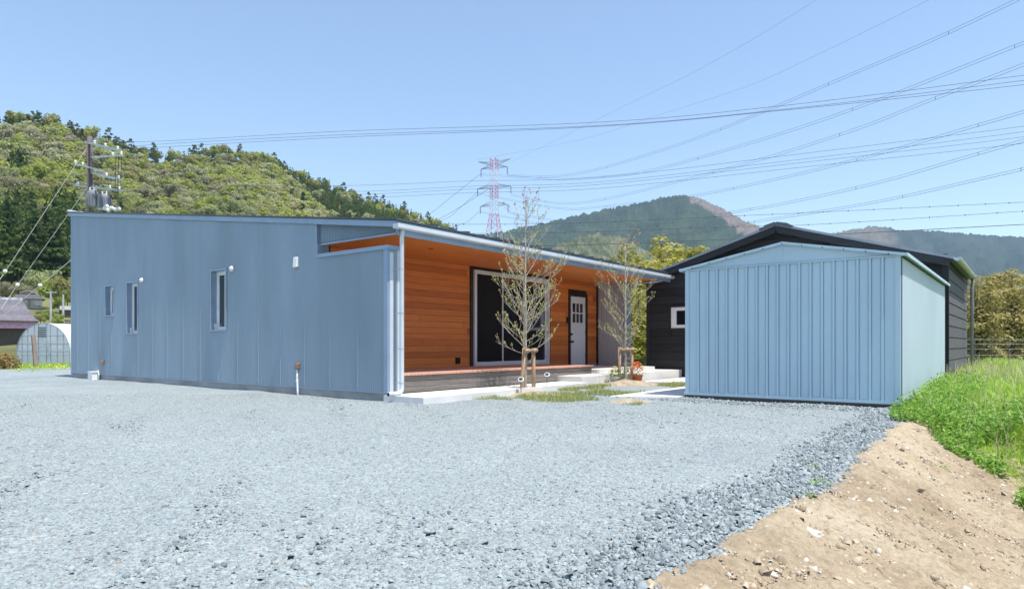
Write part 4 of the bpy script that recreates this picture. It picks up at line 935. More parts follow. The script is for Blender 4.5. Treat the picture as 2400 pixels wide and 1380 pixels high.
# ------------------------------------------------------------------ far mountains
def ridge(name, prof, dr, db, base_py, mat_fn, lab, step, amp, rows=70, back=1.35):
    prof = np.array(prof, float); pxs = np.arange(prof[0, 0], prof[-1, 0], step); ts = np.concatenate([np.linspace(0, 1, rows), np.linspace(1.03, back, 8)])
    PX, TT = np.meshgrid(pxs, ts, indexing='ij'); PX = PX.ravel(); TT = TT.ravel()
    ry = np.interp(PX, prof[:, 0], prof[:, 1]); d = db+(dr-db)*TT; g = np.minimum(TT, 1)**.85; py = base_py+(ry-base_py)*g
    gul = 10*vn(PX*.02, TT*2.2, 91)+5*vn(PX*.06, TT*5, 92); py = py+gul*np.sin(np.clip(TT, 0, 1)*PI)*1.0
    z = CAM[2]+(HY-py)/FPX*d-np.maximum(TT-1, 0)*dr*.25
    z = z+amp*(rng.random(len(z))*1.0+.8*np.abs(vn(PX/step*.31, TT*rows*.35, 95)))
    k = (PX-CX)/FPX; P = CAM[None]+FW[None]*d[:, None]+RT[None]*(k*d)[:, None]; P[:, 2] = z
    me = np_mesh(name, P, grid(len(pxs), len(ts)))
    c = mat_fn(PX, py, TT); ca = me.color_attributes.new('tone', 'FLOAT_COLOR', 'POINT'); ca.data.foreach_set('color', np.concatenate([c, np.ones((len(c), 1))], 1).astype(np.float32).ravel())
    tag(link(name, me, MOUNT), lab, kind='structure')
MOUNT, nt_, b_ = base('mountain_forest'); vc = nd(nt_, 'ShaderNodeVertexColor', layer_name='tone'); nt_.links.new(vc.outputs[0], b_.inputs['Base Color']); b_.inputs['Roughness'].default_value = .95; b_.inputs['Specular IOR Level'].default_value = .05
def blend(a, b, m): return np.array(a)[None]*(1-m[:, None])+np.array(b)[None]*m[:, None]
def c_main(px, py, t):
    m = vn(px*.05, py*.05, 101)*.5+.5+rng.normal(0, .25, len(px)); c = blend((.016, .030, .020), (.045, .066, .036), np.clip(m, 0, 1))
    bx = np.interp(py, [455, 480, 510, 545, 600], [1592, 1622, 1675, 1725, 1790]); br = sm((px-bx+10*vn(px*.1, py*.1, 102))/8)*(1-.6*sm((py-540)/40)*(vn(px*.09, py*.09, 103) > 0))
    return blend((0, 0, 0), (1, 1, 1), br)*0+c*(1-br[:, None])+np.array([.15, .12, .105])[None]*br[:, None]*(1+rng.normal(0, .18, (len(px), 1)))
ridge('mountain', [(880, 590), (1000, 575), (1100, 560), (1180, 548), (1240, 534), (1300, 522), (1360, 508), (1420, 495), (1470, 487), (1520, 476), (1560, 466), (1595, 461), (1630, 466), (1665, 480), (1700, 497), (1740, 520), (1790, 540), (1840, 553), (1900, 566), (1980, 585), (2080, 620)], 2100, 900, 760, c_main, 'dark forested mountain peak with a bare right ridge', 3.4, 8., 90)
def c_right(px, py, t):
    m = np.clip(vn(px*.04, py*.06, 111)*.5+.5+rng.normal(0, .2, len(px)), 0, 1); c = blend((.016, .030, .024), (.042, .06, .042), m)
    br = sm((2110-px+.9*(py-560)+15*vn(px*.05, py*.05, 112))/40); return c*(1-br[:, None])+np.array([.12, .105, .08])[None]*br[:, None]*(1+rng.normal(0, .15, (len(px), 1)))
ridge('mountain', [(1840, 570), (1900, 556), (1950, 551), (2000, 541), (2050, 533), (2080, 537), (2120, 545), (2160, 543), (2200, 545), (2260, 551), (2330, 556), (2400, 560), (2520, 572), (2700, 590)], 2700, 1500, 740, c_right, 'blue range of wooded mountains at the right', 3.6, 8., 70)
def c_foot(px, py, t):
    m = np.clip(vn(px*.06, py*.09, 121)*.6+.5+rng.normal(0, .25, len(px)), 0, 1); return blend((.05, .07, .04), (.16, .165, .105), m)
ridge('foothill', [(1120, 660), (1200, 625), (1260, 600), (1310, 580), (1360, 560), (1400, 552), (1450, 560), (1500, 585), (1560, 610), (1650, 640), (1750, 670)], 760, 420, 790, c_foot, 'pale green wooded foothill below the mountain', 3., 3.2, 60)

# ------------------------------------------------------------------ thickets near the plot
def thicket(px, py_base, d, h, kind, lab, group, sz=1., wid=1.):
    p = at(px, py_base, d); o = plant(kind, (p[0], p[1], float(ground_z(p[0], p[1]))), 1., rng.random()*6.28, lab, sz, group); s = h/8.6; o.scale = (s*wid, s*wid, s*sz); return o
BUSHY = []
for v in range(3):
    R = random.Random(v+200); lob = [(0, 0, 3.2, 1.6, 2.2)]
    for k in range(34): a = R.random()*6.28; q = 2.2*R.uniform(.2, 1); zz = R.uniform(.4, 7.6); q *= (1-.45*zz/8); lob.append((math.cos(a)*q, math.sin(a)*q, zz, R.uniform(.45, .95), R.uniform(.35, .75)))
    br = [([(0, 0, -.3), (.1, .05, 3.5), (.2, .1, 7.5)], [.14, .09, .03])]+[([(0, 0, R.uniform(.5, 3)), tuple(l[:3])], [.05, .012]) for l in lob[1:]]
    BUSHY.append((lob, br))
LF['gold'] = M_leaf('golden_leaf', [(0, (.17, .175, .03)), (.35, (.32, .315, .055)), (.7, (.48, .44, .095)), (1, (.55, .51, .17))], .4, .35)
LF['tan'] = M_leaf('tan_green_leaf', [(0, (.17, .15, .05)), (.4, (.36, .30, .11)), (.75, (.48, .42, .15)), (1, (.52, .52, .20))], .4, .35)
for kk in ('gold', 'tan'):
    PROTO[kk] = [crown_mesh('broadleaf_tree', l, 5200, .17, [LF[kk], TRUNKM], b, 0, 300+i) for i, (l, b) in enumerate(BUSHY)]
    LAB[kk] = ('broadleaf_tree', '', 'tree', ''); cnt[kk] = 0
R = random.Random(61); lob = []
for k in range(30):
    t = k/29; rr = 2.0*(1-t)**.8+.2
    for j in range(4 if t < .75 else 2): a = R.random()*6.28; lob.append((math.cos(a)*rr*.55, math.sin(a)*rr*.55, 8.4*(.06+.93*t), rr*.42, .3))
PROTO['bronze'] = [crown_mesh('conifer_tree', lob, 4200, .17, [M_leaf('bronze_needles', [(0, (.14, .12, .03)), (.5, (.26, .22, .05)), (1, (.38, .34, .09))], .35), TRUNKM], [([(0, 0, -.5), (0, 0, 8.2)], [.12, .02])], .2, 401)]; LAB['bronze'] = ('conifer_tree', '', 'tree', ''); cnt['bronze'] = 0
for px, d, h, lab in [(2292, 33, 5.0, 'olive leafed tree just right of the shed downpipe'), (2330, 37, 5.6, 'tan green tree second in the thicket beyond the fence'), (2368, 34, 5.3, 'tan green tree third in the thicket beyond the fence'), (2405, 38, 5.9, 'tan green tree at the right edge of the thicket'), (2450, 35, 5.6, 'tan green tree cut off by the photo edge'), (2350, 43, 6.0, 'taller tree at the back of the thicket'), (2275, 40, 4.7, 'small tree half hidden behind the shed corner')]:
    thicket(px, 830, d, h, 'tan', lab, 'thicket beyond the wire fence', 1., 1.25)
for px, d, h, lab in [(1470, 48, 6.0, 'yellow green tree behind the farther dogwood'), (1500, 42, 6.1, 'golden tree in the gap between house and shed'), (1545, 46, 7.1, 'tallest golden tree above the shed eave'), (1590, 50, 7.2, 'golden tree over the shed roof slope'), (1630, 52, 7.0, 'yellow green tree farthest along the shed roof'), (1525, 38, 5.0, 'low yellow tree beside the shed wall'), (1490, 33, 3.4, 'bushy yellow green shrub in the gap beside the shed')]:
    thicket(px, 830, d, h*1.3, 'gold', lab, 'yellow green trees behind the shed', 1., 1.45)
thicket(1556, 830, 43, 7.0, 'bronze', 'lone bronze green conifer among the golden trees', 'yellow green trees behind the shed', 1., 1.15)
# wire fence before the right thicket
fence = empty('wire_fence', 'thin wire fence on posts before the right thicket', 'fence', tuple(at(2340, 830, 27)))
for px in (2285, 2325, 2365, 2405, 2445):
    p = at(px, 838, 27); mb = MB(); mb.tube([(p[0], p[1], 0), (p[0], p[1], 1.25)], .018, 6); mb.build('post', POLEM, fence)
for z in (.55, .80, 1.0, 1.18):
    mb = MB(); mb.tube([tuple(at(2255, 838, 27)[:2])+(z,), tuple(at(2470, 838, 27)[:2])+(z,)], .008, 4); mb.build('strand', GALV, fence)

# ------------------------------------------------------------------ left valley: greenhouse, houses, poles
def local_box(mb, o, r, f, a0, a1, b0, b1, z0, z1):
    p = lambda a, b, z: tuple(np.array(o)+r*a+f*b+UP*z)
    mb.hexa([p(a0, b0, z0), p(a1, b0, z0), p(a1, b1, z0), p(a0, b1, z0), p(a0, b0, z1), p(a1, b0, z1), p(a1, b1, z1), p(a0, b1, z1)])
# tunnel greenhouse, end wall turned towards us
gh_o = at(101, 853, 50); gh = empty('greenhouse', 'arched plastic film tunnel greenhouse beside the house', 'greenhouse', tuple(gh_o))
th = math.radians(-24); gr = RT*math.cos(th)-FW*math.sin(th)*(-1); gf = FW*math.cos(th)+RT*math.sin(th)*(-1)*(-1)
gr = RT*math.cos(.42)-FW*math.sin(.42); gf = FW*math.cos(.42)+RT*math.sin(.42)
W, H0, H1 = 3.15, .95, 3.05
arcp = [(-W, 0), (-W, H0)]+[(-W*math.cos(t), H0+(H1-H0)*math.sin(t)) for t in np.linspace(.12, PI-.12, 17)]+[(W, H0), (W, 0)]
gp = lambda a, b, z: tuple(gh_o+gr*a+gf*b+UP*z)
mb = MB()
for (a0, z0), (a1, z1) in zip(arcp, arcp[1:]): mb.poly([gp(a0, 0, z0), gp(a1, 0, z1), gp(a1, 16, z1), gp(a0, 16, z0)])
mb.build('film_cover', FILM, gh); mb = MB(); mb.poly([gp(a, .02, z) for a, z in arcp]); mb.build('end_wall', FILM, gh)
mb = MB(); mb.tube([gp(a, -.03, z) for a, z in arcp], .03, 6)
for z in (.7, .95, 1.5, 2.1): wv = W if z <= H0 else W*math.sqrt(max(.02, 1-((z-H0)/(H1-H0))**2)); mb.tube([gp(-wv, -.03, z), gp(wv, -.03, z)], .022, 5)
for a in (-2.5, -1.8, -1.0, -.5, .45, .9, 1.7, 2.4): zt = H0+(H1-H0)*math.sqrt(1-(a/W)**2); mb.tube([gp(a, -.03, 0), gp(a, -.03, zt)], .022, 5)
mb.build('pipe_frame', M('bluish_pipe', (.30, .37, .43), .5, .2), gh)
mb = MB(); [mb.hexa([gp(-.5, -.06, z), gp(.45, -.06, z), gp(.45, -.03, z), gp(-.5, -.03, z), gp(-.5, -.10, z+.11), gp(.45, -.10, z+.11), gp(.45, -.07, z+.11), gp(-.5, -.07, z+.11)]) for z in np.arange(2.0, 2.75, .16)]; mb.build('vent_louvre', M('grey_louvre', (.22, .27, .32), .5), gh)
mb = MB(); [mb.hexa([gp(a, -.07, z), gp(a+w2, -.07, z), gp(a+w2, -.04, z), gp(a, -.04, z), gp(a, -.07, z+h2), gp(a+w2, -.07, z+h2), gp(a+w2, -.04, z+h2), gp(a, -.04, z+h2)]) for a, w2, z, h2 in ((-1.0, 1.9, 1.28, .06), (-1.0, 1.9, .62, .05), (.78, .12, .05, 1.5), (-1.02, .06, .05, 1.3), (-.05, .05, 1.3, .6))]; mb.build('door_rail', M('pale_rail', (.50, .60, .66), .5), gh)
# farmhouse with the purple grey roof
fo = at(20, 848, 70); fh = empty('farmhouse', 'old farmhouse with a purple grey tiled roof and pink eaves band', 'house', tuple(fo))
FV = np.array([fo[0]-CAM[0], fo[1]-CAM[1], 0]); FV /= np.linalg.norm(FV); FR = np.array([FV[1], -FV[0], 0])
fr_ = lambda a, b, z: tuple(fo+FR*a+FV*b+UP*z)
def pyz(py, d=70): return (HY-py)/FPX*d+CAM[2]-fo[2]
zE, zR = pyz(752), pyz(699)
mb = MB(); c0 = [(-14, -1.2), (2.6, -1.2), (2.6, 8), (-14, 8)]; rg = [(-11, 2.6), (1.2, 2.6), (1.2, 4.2), (-11, 4.2)]
n_ = 5
def ring(t): s = t**1.35; return [(c0[i][0]*(1-t)+rg[i][0]*t, c0[i][1]*(1-t)+rg[i][1]*t, zE+(zR-zE)*s) for i in range(4)]
for k in range(n_):
    A_, B_ = ring(k/n_), ring((k+1)/n_)
    for i in range(4): j = (i+1) % 4; mb.poly([fr_(*A_[i]), fr_(*A_[j]), fr_(*B_[j]), fr_(*B_[i])])
mb.poly([fr_(*p) for p in ring(1)])
rt = mb.build('roof', M_isl('purple_tiles', [(0, (.16, .15, .18)), (1, (.20, .19, .215))], .7, (4, 4, 4), .45, .3), fh)
mb = MB(); mb.tube([fr_(-11, 3.4, zR+.05), fr_(1.2, 3.4, zR+.05)], .22, 8)
for k in range(14): a = -9.5+k*.8; mb.lathe(fr_(a, 3.4, zR+.2), [(.16, -.2), (.16, .2)], 8, tuple(FV))
mb.build('ridge_tile', M('pale_ridge_tile', (.36, .38, .42), .6), rt)
mb = MB(); mb.hexa([fr_(-13, -.9, zE-.78), fr_(2.45, -.9, zE-.78), fr_(2.45, 7, zE-.78), fr_(-13, 7, zE-.78), fr_(-13, -.7, zE-.05), fr_(2.3, -.7, zE-.05), fr_(2.3, 7, zE-.05), fr_(-13, 7, zE-.05)]); mb.build('eaves_band', M('pink_metal', (.62, .36, .46), .55), fh)
mb = MB(); local_box(mb, fo, FR, FV, -13, 2.0, 0, 7, -.3, zE-.78); mb.build('wall', M('dark_timber_wall', (.10, .085, .075), .8), fh)
mb = MB(); local_box(mb, fo, FR, FV, -12, 1.9, -.12, -.01, 1.05, 1.55); local_box(mb, fo, FR, FV, -9, 1.2, -.16, -.12, .2, .75); mb.build('wall_panel', M('pale_wall_panel', (.45, .44, .43), .7), fh)
# little house up the slope
ho = at(78, 722, 100); hh = empty('cottage', 'small dark roofed cottage up the slope behind the farmhouse', 'house', tuple(ho))
hp = lambda a, b, z: tuple(ho+FR*a+FV*b+UP*z)
mb = MB(); local_box(mb, ho, FR, FV, -2.1, 1.1, 0, 4, 0, 1.4); mb.build('wall', M('grey_wall', (.36, .37, .38), .8), hh)
mb = MB(); [local_box(mb, ho, FR, FV, a, a+.7, -.05, -.01, .25, 1.2) for a in (-1.9, -1.1, -.3, .4)]; mb.build('window', PANE, hh)
mb = MB(); mb.hexa([hp(-2.5, -.5, 1.35), hp(1.5, -.5, 1.35), hp(1.5, 4.5, 1.35), hp(-2.5, 4.5, 1.35), hp(-1.4, 1.4, 2.3), hp(.2, 1.4, 2.3), hp(.2, 2.6, 2.3), hp(-1.4, 2.6, 2.3)]); mb.build('roof', M('dark_tiles', (.09, .09, .10), .7), hh)
mb = MB(); mb.bar(hp(-1.6, 1.2, 2.32), hp(-.6, .9, 2.62), .3, .1); mb.bar(hp(-.6, .9, 2.62), hp(.4, 1.2, 2.32), .3, .1); mb.build('gable_trim', M('pale_ridge', (.42, .42, .43), .6), hh)
# little shed at the edge of the big house
lo_ = at(162, 742, 95); ls = empty('lean_to', 'tiny lean to with a pale roof half hidden by the house', 'shed', tuple(lo_))
mb = MB(); local_box(mb, lo_, FR, FV, -.9, 3, 0, 3, .0, .9); mb.build('wall', M('brown_boards', (.14, .10, .08), .8), ls); mb = MB(); local_box(mb, lo_, FR, FV, -1.1, 3.2, -.3, 3.3, .95, 1.5); mb.build('roof', M('pale_sheet', (.66, .66, .65), .5), ls)
for px, yt, yb_, cross, lab in ((119, 682, 762, 1, 'slim far utility pole with a crossarm by the greenhouse'), (148, 690, 762, 0, 'plain slim far pole right of the crossarm pole')):
    d = 85; b = at(px, yb_+18, d); tp_ = at(px, yt, d); pr_ = empty('utility_pole', lab, 'utility pole', tuple(b)); mb = MB(); mb.tube([tuple(b), tuple(tp_)], [.16, .11], 8); mb.build('pole', M('pale_pole', (.48, .47, .46), .8), pr_)
    if cross: mb = MB(); mb.bar(tuple(at(px-11, yt+3, d)), tuple(at(px+13, yt+3, d)), .12, .12); mb.bar(tuple(at(px-3, yt+16, d)), tuple(at(px+5, yt+16, d)), .12, .12); mb.build('crossarm', GALV, pr_)
mb = MB(); mb.bar(tuple(at(84, 858, 29)), tuple(at(78, 785, 29)), .14, .12); wp = mb.build('wooden_post', M('grey_post', (.32, .24, .20), .85, 0, .2, (6, 6, 2))); tag(wp, 'leaning brown wooden post in the verge', 'post')
# bushes and slope plants on the left
sb = at(14, 862, 27); b0_ = crown_mesh('shrub', [(0, 0, .5, .55, .45), (-.5, 0, .45, .5, .4), (.3, .1, .35, .35, .3), (-.9, .2, .45, .5, .42), (.1, -.2, .65, .4, .3)], 2200, .07, [M_leaf('reddish_leaf', [(0, (.10, .11, .03)), (.5, (.25, .19, .06)), (1, (.42, .25, .10))], .3), TRUNKM], [([(0, 0, -.3), (0, 0, .6)], [.05, .02])], 0, 77)
so_ = bpy.data.objects.new('shrub', b0_); COL.objects.link(so_); so_.location = (sb[0], sb[1], float(ground_z(sb[0], sb[1]))); so_.scale = (1, 1, .98); tag(so_, 'rounded reddish green shrub at the left edge of the verge', 'shrub')
for px, py, d, h, kd, lab in ((120, 690, 108, 6., 'fresh', 'spreading yellow green tree above the far pole'), (95, 672, 112, 6.5, 'pale', 'pale leafy tree behind the small cottage'), (150, 690, 106, 6., 'olive', 'olive tree beside the house corner below the cedars'), (20, 690, 116, 5., 'bare', 'brown leafless tree left of the cottage roof'), (60, 690, 118, 5., 'bare', 'brown leafless tree behind the cottage ridge'), (105, 745, 88, 2.5, 'fresh', 'low round garden bush under the far pole'), (135, 752, 82, 2.2, 'fresh', 'bright green garden bush right of the far pole'), (95, 748, 84, 1.8, 'olive', 'dull garden bush beside the farmhouse roof'), (158, 700, 100, 3.5, 'olive', 'small tree over the lean to roof'), (140, 715, 96, 3, 'fresh', 'green garden shrub up the slope')):
    p = at(px, py, d); o = plant(kd, tuple(p-UP*h*.45), h/8.6, rng.random()*6, lab, 1., 'garden trees on the left slope')

# ------------------------------------------------------------------ utility pole behind the house
pd = 40; pb_ = at(212, 807, pd); up = empty('utility_pole', 'tall brown utility pole with crossarms and two transformers behind the house', 'utility pole', (pb_[0], pb_[1], -.3))
mb = MB(); mb.tube([(pb_[0], pb_[1], -.3), tuple(at(211, 500, pd)), tuple(at(210, 320, pd))], [.20, .165, .135], 12); mb.build('pole', POLEM, up, True)
def arm(p, q, w=.09, ins=()):
    mb = MB(); a, b = at(*p), at(*q); mb.bar(tuple(a), tuple(b), w*1.15, w*1.1); c = mb.build('crossarm', GALV, up)
    mb = MB()
    for t in ins: s = a*(1-t)+b*t; mb.lathe(tuple(s), [(.03, .04), (.07, .08), (.05, .12), (.075, .16), (.04, .22)], 8)
    if ins: mb.build('insulator', WHITE, c)
arm((200, 333, 40.3), (279, 353, 37), .10, (.3, .62, .97)); arm((213, 369, 40), (287, 365, 39), .09, (.7, .97)); arm((175, 384, 40.6), (241, 401, 39.2), .09, (.03, .3)); arm((208, 404, 40.2), (286, 423, 38), .10, (.55, .9)); arm((177, 434, 40.8), (286, 447, 38.4), .10, (.05, .75, .95))
for a, b, t in ((at(214, 358, 40), at(232, 341, 39.3), .04), (at(276, 420, 38.3), at(276, 446, 38.5), .06), (at(232, 408, 39.4), at(245, 418, 39), .03)): mb = MB(); mb.bar(tuple(a), tuple(b), t); mb.build('brace', GALV, up)
TRA = M('transformer_grey', (.27, .29, .33), .5, .1, .08)
for px, py, d, r, h in ((218, 468, 39.4, .30, .95), (247, 474, 39.0, .25, .78)):
    c = at(px, py, d); mb = MB(); mb.lathe(tuple(c), [(r*.8, -h/2), (r, -h/2+.05), (r, h/2-.12), (r*.9, h/2), (r*.5, h/2+.08)], 16)
    for k in range(18): a = k/18*2*PI; e = Vector((math.cos(a), math.sin(a), 0)); q = Vector(c)+e*(r+.03); mb.bar(q-Vector((0, 0, h*.4)), q+Vector((0, 0, h*.3)), .03, .09, e)
    tf = mb.build('transformer', TRA, up)
    mb = MB(); [mb.lathe((c[0]+dx, c[1]+dy, c[2]+h/2), [(.05, 0), (.035, .1), (.05, .14), (.03, .22)], 8) for dx, dy in ((.15, 0), (-.1, .12), (-.05, -.14))]; mb.build('bushing', WHITE, tf)
mb = MB(); mb.bar(tuple(at(215, 486, 39.6)), tuple(at(255, 494, 39)), .10); mb.build('transformer_bracket', GALV, up)
mb = MB()
for px, py in ((246, 489), (254, 493), (262, 488), (270, 491), (278, 490), (250, 484)): mb.lathe(tuple(at(px, py, 38.5)), [(.05, -.12), (.12, -.05), (.12, .05), (.05, .12)], 8, tuple(RT))
mb.build('cable_clamp', WHITE, up)
for px in (272, 278, 285): mb = MB(); mb.tube([tuple(at(px, 366, 37.6)), tuple(at(px-1, 400, 37.9)), tuple(at(px-2, 446, 38.4))], .016, 5); mb.build('jumper_wire', WIRE, up)
for a, b, c_ in ((215, 452, 222), (240, 455, 246), (228, 448, 255)): mb = MB(); mb.tube([tuple(at(a, b, 39.3)), tuple(at(a+5, b+5, 39)), tuple(at(c_, 466, 39))], .02, 5); mb.build('jumper_wire', WIRE, up)
def spline(pts, n=14):
    pts = [np.array(p, float) for p in pts]; out = []
    for i in range(len(pts)-1):
        p0, p1, p2, p3 = pts[max(i-1, 0)], pts[i], pts[i+1], pts[min(i+2, len(pts)-1)]
        for k in range(n): t = k/n; out.append(.5*(2*p1+(p2-p0)*t+(2*p0-5*p1+4*p2-p3)*t*t+(3*p1-p0-3*p2+p3)*t**3))
    return out+[pts[-1]]
for pts, ball, lab in (([(203, 348, 39.9), (10, 640, 36), (-40, 712, 34.5)], (12, 636, 36), 'guy wire from the pole top with a white guard ball'), ([(206, 438, 39.9), (41, 668, 37.5), (-20, 756, 36)], (41, 668, 37.4), 'guy wire from the lower crossarm with a white guard ball'), ([(190, 590, 39), (94, 669, 37), (-20, 762, 35.5)], (94, 669, 36.9), 'lowest guy wire beside the house corner')):
    ptw = [tuple(at(*p)) for p in pts]; root = empty('guy_wire', lab, 'guy wire', ptw[0], 'guy wires at the left'); mb = MB(); mb.tube(ptw, .013, 5); mb.build('strand', M('pale_strand', (.50, .50, .48), .5), root)
    mb = MB(); mb.lathe(tuple(at(*ball)), [(.04, -.11), (.10, -.05), (.10, .05), (.04, .11)], 10); mb.build('guard_ball', WHITE, root, True)

# ------------------------------------------------------------------ pylon
pyd = 300; po = at(1158, 807, pyd); pyl = empty('pylon', 'red and white lattice transmission pylon beyond the house', 'pylon', (po[0], po[1], 0)); u_ = pyd/FPX
ar = RT*math.cos(.35)+FW*math.sin(.35)*(-1); af = np.cross(UP, ar)
def half(py): return np.interp(py, [375, 500, 545, 600, 807], [7.2, 8.0, 14.5, 20, 42])*u_*.95
def pp(s1, s2, py): hw = half(py); c = np.array([po[0], po[1], CAM[2]+(HY-py)*u_]); return tuple(c+ar*hw*s1+af*hw*s2)
lev = [375, 386, 398, 411, 424, 436, 446, 456, 466, 478, 490, 503, 517, 531, 545, 570, 600, 640, 690, 745, 812]
colr = lambda y: RED if (y < 398 or 436 <= y < 466 or 503 <= y < 545) else TWHITE
parts_ = {}; band = 0; last = None
for a, b in zip(lev, lev[1:]):
    nm = 'red_lattice' if colr(a) is RED else 'white_lattice'
    if nm != last: band += 1; last = nm
    mb = parts_.setdefault((band, nm), MB()); q = ((-1, -1), (1, -1), (1, 1), (-1, 1))
    for i in range(4):
        s, t2 = q[i], q[(i+1) % 4]; mb.bar(pp(*s, a), pp(*s, b), .15); mb.bar(pp(*s, a), pp(*t2, b), .065); mb.bar(pp(*t2, a), pp(*s, b), .065); mb.bar(pp(*s, a), pp(*t2, a), .065)
for s1 in (-1, 1):
    for s2 in (-1, 1): parts_[(1, 'red_lattice')].bar(pp(s1, s2, 375), pp(s1, s2, 372), .3)
for (i, nm), mb in parts_.items(): mb.build(nm, RED if nm[0] == 'r' else TWHITE, pyl)
for py0, dy, w2, ins in ((385, -9, 41, 0), (392, 6, 33, 18), (438, 5, 42, 17), (480, 6, 35, 17)):
    for sx in (-1, 1):
        mb = MB(); c = np.array([po[0], po[1], CAM[2]+(HY-py0)*u_]); hw = half(py0)
        tip = c+ar*sx*w2*u_+UP*((0 if dy > 0 else 9)*u_ - (0)) - UP*(2*u_ if dy > 0 else 0)
        for s2 in (-1, 1):
            i0 = c+ar*sx*hw+af*s2*hw+UP*(6*u_ if dy > 0 else 4*u_); i1 = c+ar*sx*hw+af*s2*hw-UP*2*u_
            mb.bar(tuple(i0), tuple(tip), .13); mb.bar(tuple(i1), tuple(tip), .13)
            for t3 in (.3, .6): mb.bar(tuple(i0*(1-t3)+tip*t3), tuple(i1*(1-t3)+tip*t3), .07); mb.bar(tuple(i0*(1-t3)+tip*t3), tuple(i1*(.7-t3)/1+tip*(t3+.3) if t3 < .5 else tip), .06)
        am = mb.build('arm', SILVER, pyl)
        if ins: mb = MB(); mb.tube([tuple(tip), tuple(tip-UP*ins*u_)], .15, 6); mb.build('insulator', M('dark_insulator', (.06, .06, .065), .5) if 'dark_insulator' not in bpy.data.materials else bpy.data.materials['dark_insulator'], am)

# ------------------------------------------------------------------ wires
def wire(pts, r, lab, cat='power line', group='wires across the sky', twin=0, mat=WIRE, clips=0, cr=.05):
    """pts: photo pixel + distance, joined by a sagging curve"""
    P = spline([at(*p) for p in pts], 12)
    mb = MB(); mb.tube([tuple(p) for p in P], r, 5)
    if twin: mb.tube([tuple(p-UP*twin) for p in P], r, 5)
    root = mb.build('power_line', mat); tag(root, lab, cat, group)
    if clips:
        n = len(P)
        for k in range(clips):
            t = (k+.6)/clips*(n-1); i = min(int(t), n-2); p = P[i]*(1-(t-i))+P[i+1]*(t-i); mb = MB()
            if twin: mb.bar(tuple(p), tuple(p-UP*twin), cr*1.6)
            else: mb.lathe(tuple(p), [(cr*.6, -cr*1.6), (cr, 0), (cr*.6, cr*1.3)], 6)
            mb.build('spacer' if twin else 'clip', mat, root)
def dep(px, p0, d0, p1, d1): t = (px-p0)/(p1-p0); return 1/((1-t)/d0+t/d1)
def tl(pts, d1=130): return [(a, b, dep(a, 1190, 300, 2400, d1)) for a, b in pts]
g1 = 'transmission conductors from the pylon'
wire(tl([(1190, 409), (1290, 412), (1400, 395), (1604, 332), (1783, 262), (1983, 177), (2196, 86), (2383, -3), (2500, -60)]), .042, 'highest twin transmission conductor leaving the top of the sky', group=g1, twin=.62, mat=WIREL, clips=6, cr=.06)
wire(tl([(1124, 407), (1300, 418), (1400, 414), (1526, 397), (1791, 323), (2052, 234), (2357, 114), (2400, 97), (2520, 45)]), .042, 'second twin transmission conductor below the highest', group=g1, twin=.62, mat=WIREL, clips=6, cr=.06)
wire(tl([(1198, 455), (1300, 474), (1400, 468), (1574, 427), (1791, 369), (2009, 299), (2165, 238), (2400, 148), (2520, 100)]), .042, 'third twin transmission conductor reaching the right edge', group=g1, twin=.62, mat=WIREL, clips=6, cr=.06)
wire(tl([(1116, 452), (1300, 485), (1400, 484), (1617, 458), (1835, 414), (2052, 360), (2270, 297), (2400, 259), (2520, 222)]), .042, 'fourth twin transmission conductor, crossing the thin distribution wires', group=g1, twin=.55, mat=WIREL, clips=6, cr=.06)
wire(tl([(1190, 497), (1400, 528), (1600, 516), (1704, 497), (1835, 475), (2052, 427), (2270, 364), (2400, 326), (2520, 290)]), .042, 'fifth twin transmission conductor over the shed ridge', group=g1, twin=.55, mat=WIREL, clips=6, cr=.06)
wire(tl([(1124, 495), (1400, 545), (1600, 545), (1761, 519), (2052, 471), (2357, 403), (2400, 392), (2520, 362)]), .042, 'lowest twin transmission conductor near the right mountains', group=g1, twin=.50, mat=WIREL, clips=6, cr=.06)
wire(tl([(1197, 380), (1300, 330), (1450, 255), (1617, 174), (1765, 92), (1913, 0), (2000, -60)]), .028, 'faint thin earth wire rising to the top edge, left one', group=g1, mat=WIREL)
wire(tl([(1118, 374), (1350, 330), (1550, 268), (1748, 204), (1913, 130), (2178, 0), (2260, -45)]), .028, 'faint thin earth wire rising to the top edge, right one', group=g1, mat=WIREL)
for k, (sx, sy, ex, ey) in enumerate(((1124, 409, 1000, 505), (1116, 454, 1050, 510), (1150, 440, 1030, 512), (1122, 497, 1095, 520))):
    wire([(sx, sy, 300), ((sx+ex)/2-6, (sy+ey)/2+6, 330), (ex, ey, 360), (ex-60, ey+22, 380)], .075, ('conductor falling left of the pylon from its top arm', 'conductor falling left of the pylon from its middle arm', 'conductor falling left behind the pylon body', 'short conductor falling left from the lowest arm')[k], group=g1, mat=WIREL)
g2 = 'distribution wires from the utility pole'
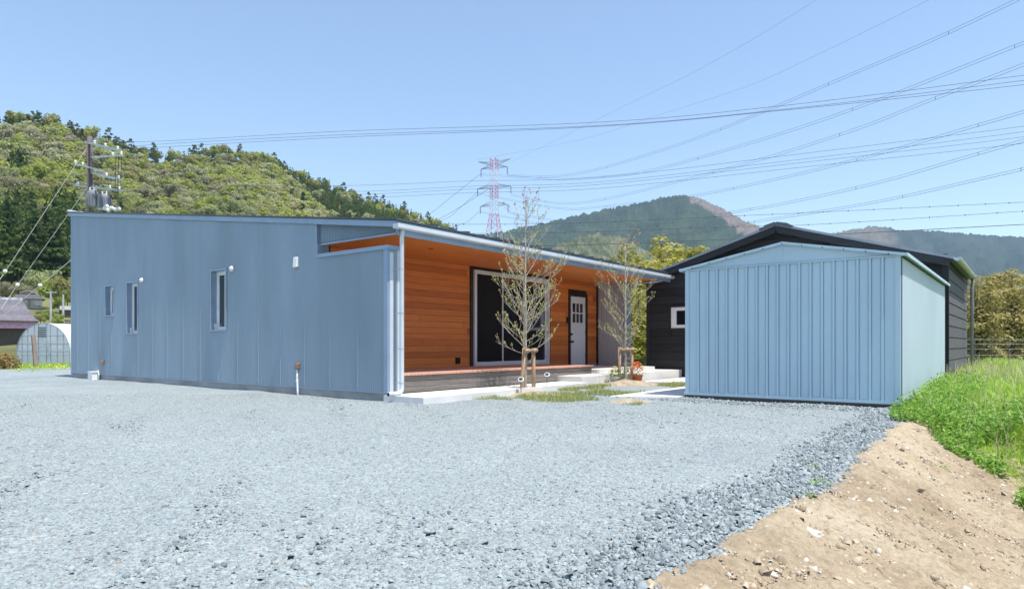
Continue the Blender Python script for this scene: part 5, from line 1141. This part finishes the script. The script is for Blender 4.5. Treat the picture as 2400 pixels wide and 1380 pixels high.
for k, (y0, y1, y2, y3) in enumerate(((331, 287, 248, 177), (338, 295, 257, 189), (345, 297, 259, 199))):
    wire([(279 if k else 203, 349 if k else 332, 37.5), (380, y0, 37), (800, (y0+y1)/2-1+k, 35), (1400, y1, 31), (1835, y2, 28), (2400, y3, 24), (2520, y3-18, 23.5)], .0085, ('uppermost of the three wires crossing the whole sky', 'middle of the three wires crossing the whole sky', 'lowest of the three wires crossing the whole sky')[k], group=g2)
for k, (y0, y1, y2) in enumerate(((435, 416, 296), (449, 427, 309), (456, 433, 321), (464, 442, 336))):
    wire([(285, 422+8*k, 38.3), (500, 434+8*k, 37.5), (820, y0, 36.5), (1100, (y0+y1)/2-1, 35), (1400, y1, 33), (1900, y1-58+2*k, 29), (2400, y2, 26), (2520, y2-24, 25.5)], .007, ('first of four thin wires passing behind the pylon, the highest', 'second of four thin wires passing the pylon', 'third of four thin wires passing the pylon', 'lowest of four thin wires passing the pylon')[k], group=g2)
g3 = 'low cables behind the house'
wire([(240, 500, 42), (700, 520, 42), (1250, 525, 42), (1704, 507, 41), (2052, 491, 40), (2400, 474, 39), (2520, 468, 39)], .012, 'low cable with clips, highest of three over the shed', group=g3, clips=34, cr=.028)
wire([(240, 520, 42), (700, 545, 42), (1250, 546, 42), (1700, 532, 41), (1930, 525, 40), (2400, 495, 39), (2520, 487, 39)], .012, 'low cable with clips, middle one above the shed ridge', group=g3, clips=38, cr=.028)
wire([(240, 560, 40), (700, 585, 40), (1250, 577, 40), (1730, 560, 39), (1960, 549, 38), (2400, 526, 37), (2520, 519, 37)], .019, 'thick black low cable passing behind the shed ridge', group=g3)

# ------------------------------------------------------------------ the air
hz = MB(); hz.box(-3600, 3600, -3600, 3600, -3, 900)
HZ = bpy.data.materials.new('haze'); HZ.use_nodes = True; n_t = HZ.node_tree
for n in list(n_t.nodes):
    if n.type != 'OUTPUT_MATERIAL': n_t.nodes.remove(n)
pv = nd(n_t, 'ShaderNodeVolumePrincipled'); pv.inputs['Color'].default_value = (.56, .78, 1, 1); pv.inputs['Density'].default_value = .00013; pv.inputs['Anisotropy'].default_value = .0
n_t.links.new(pv.outputs[0], [n for n in n_t.nodes if n.type == 'OUTPUT_MATERIAL'][0].inputs['Volume'])
tag(hz.build('haze', HZ), 'thin blue haze of the valley air', kind='stuff')
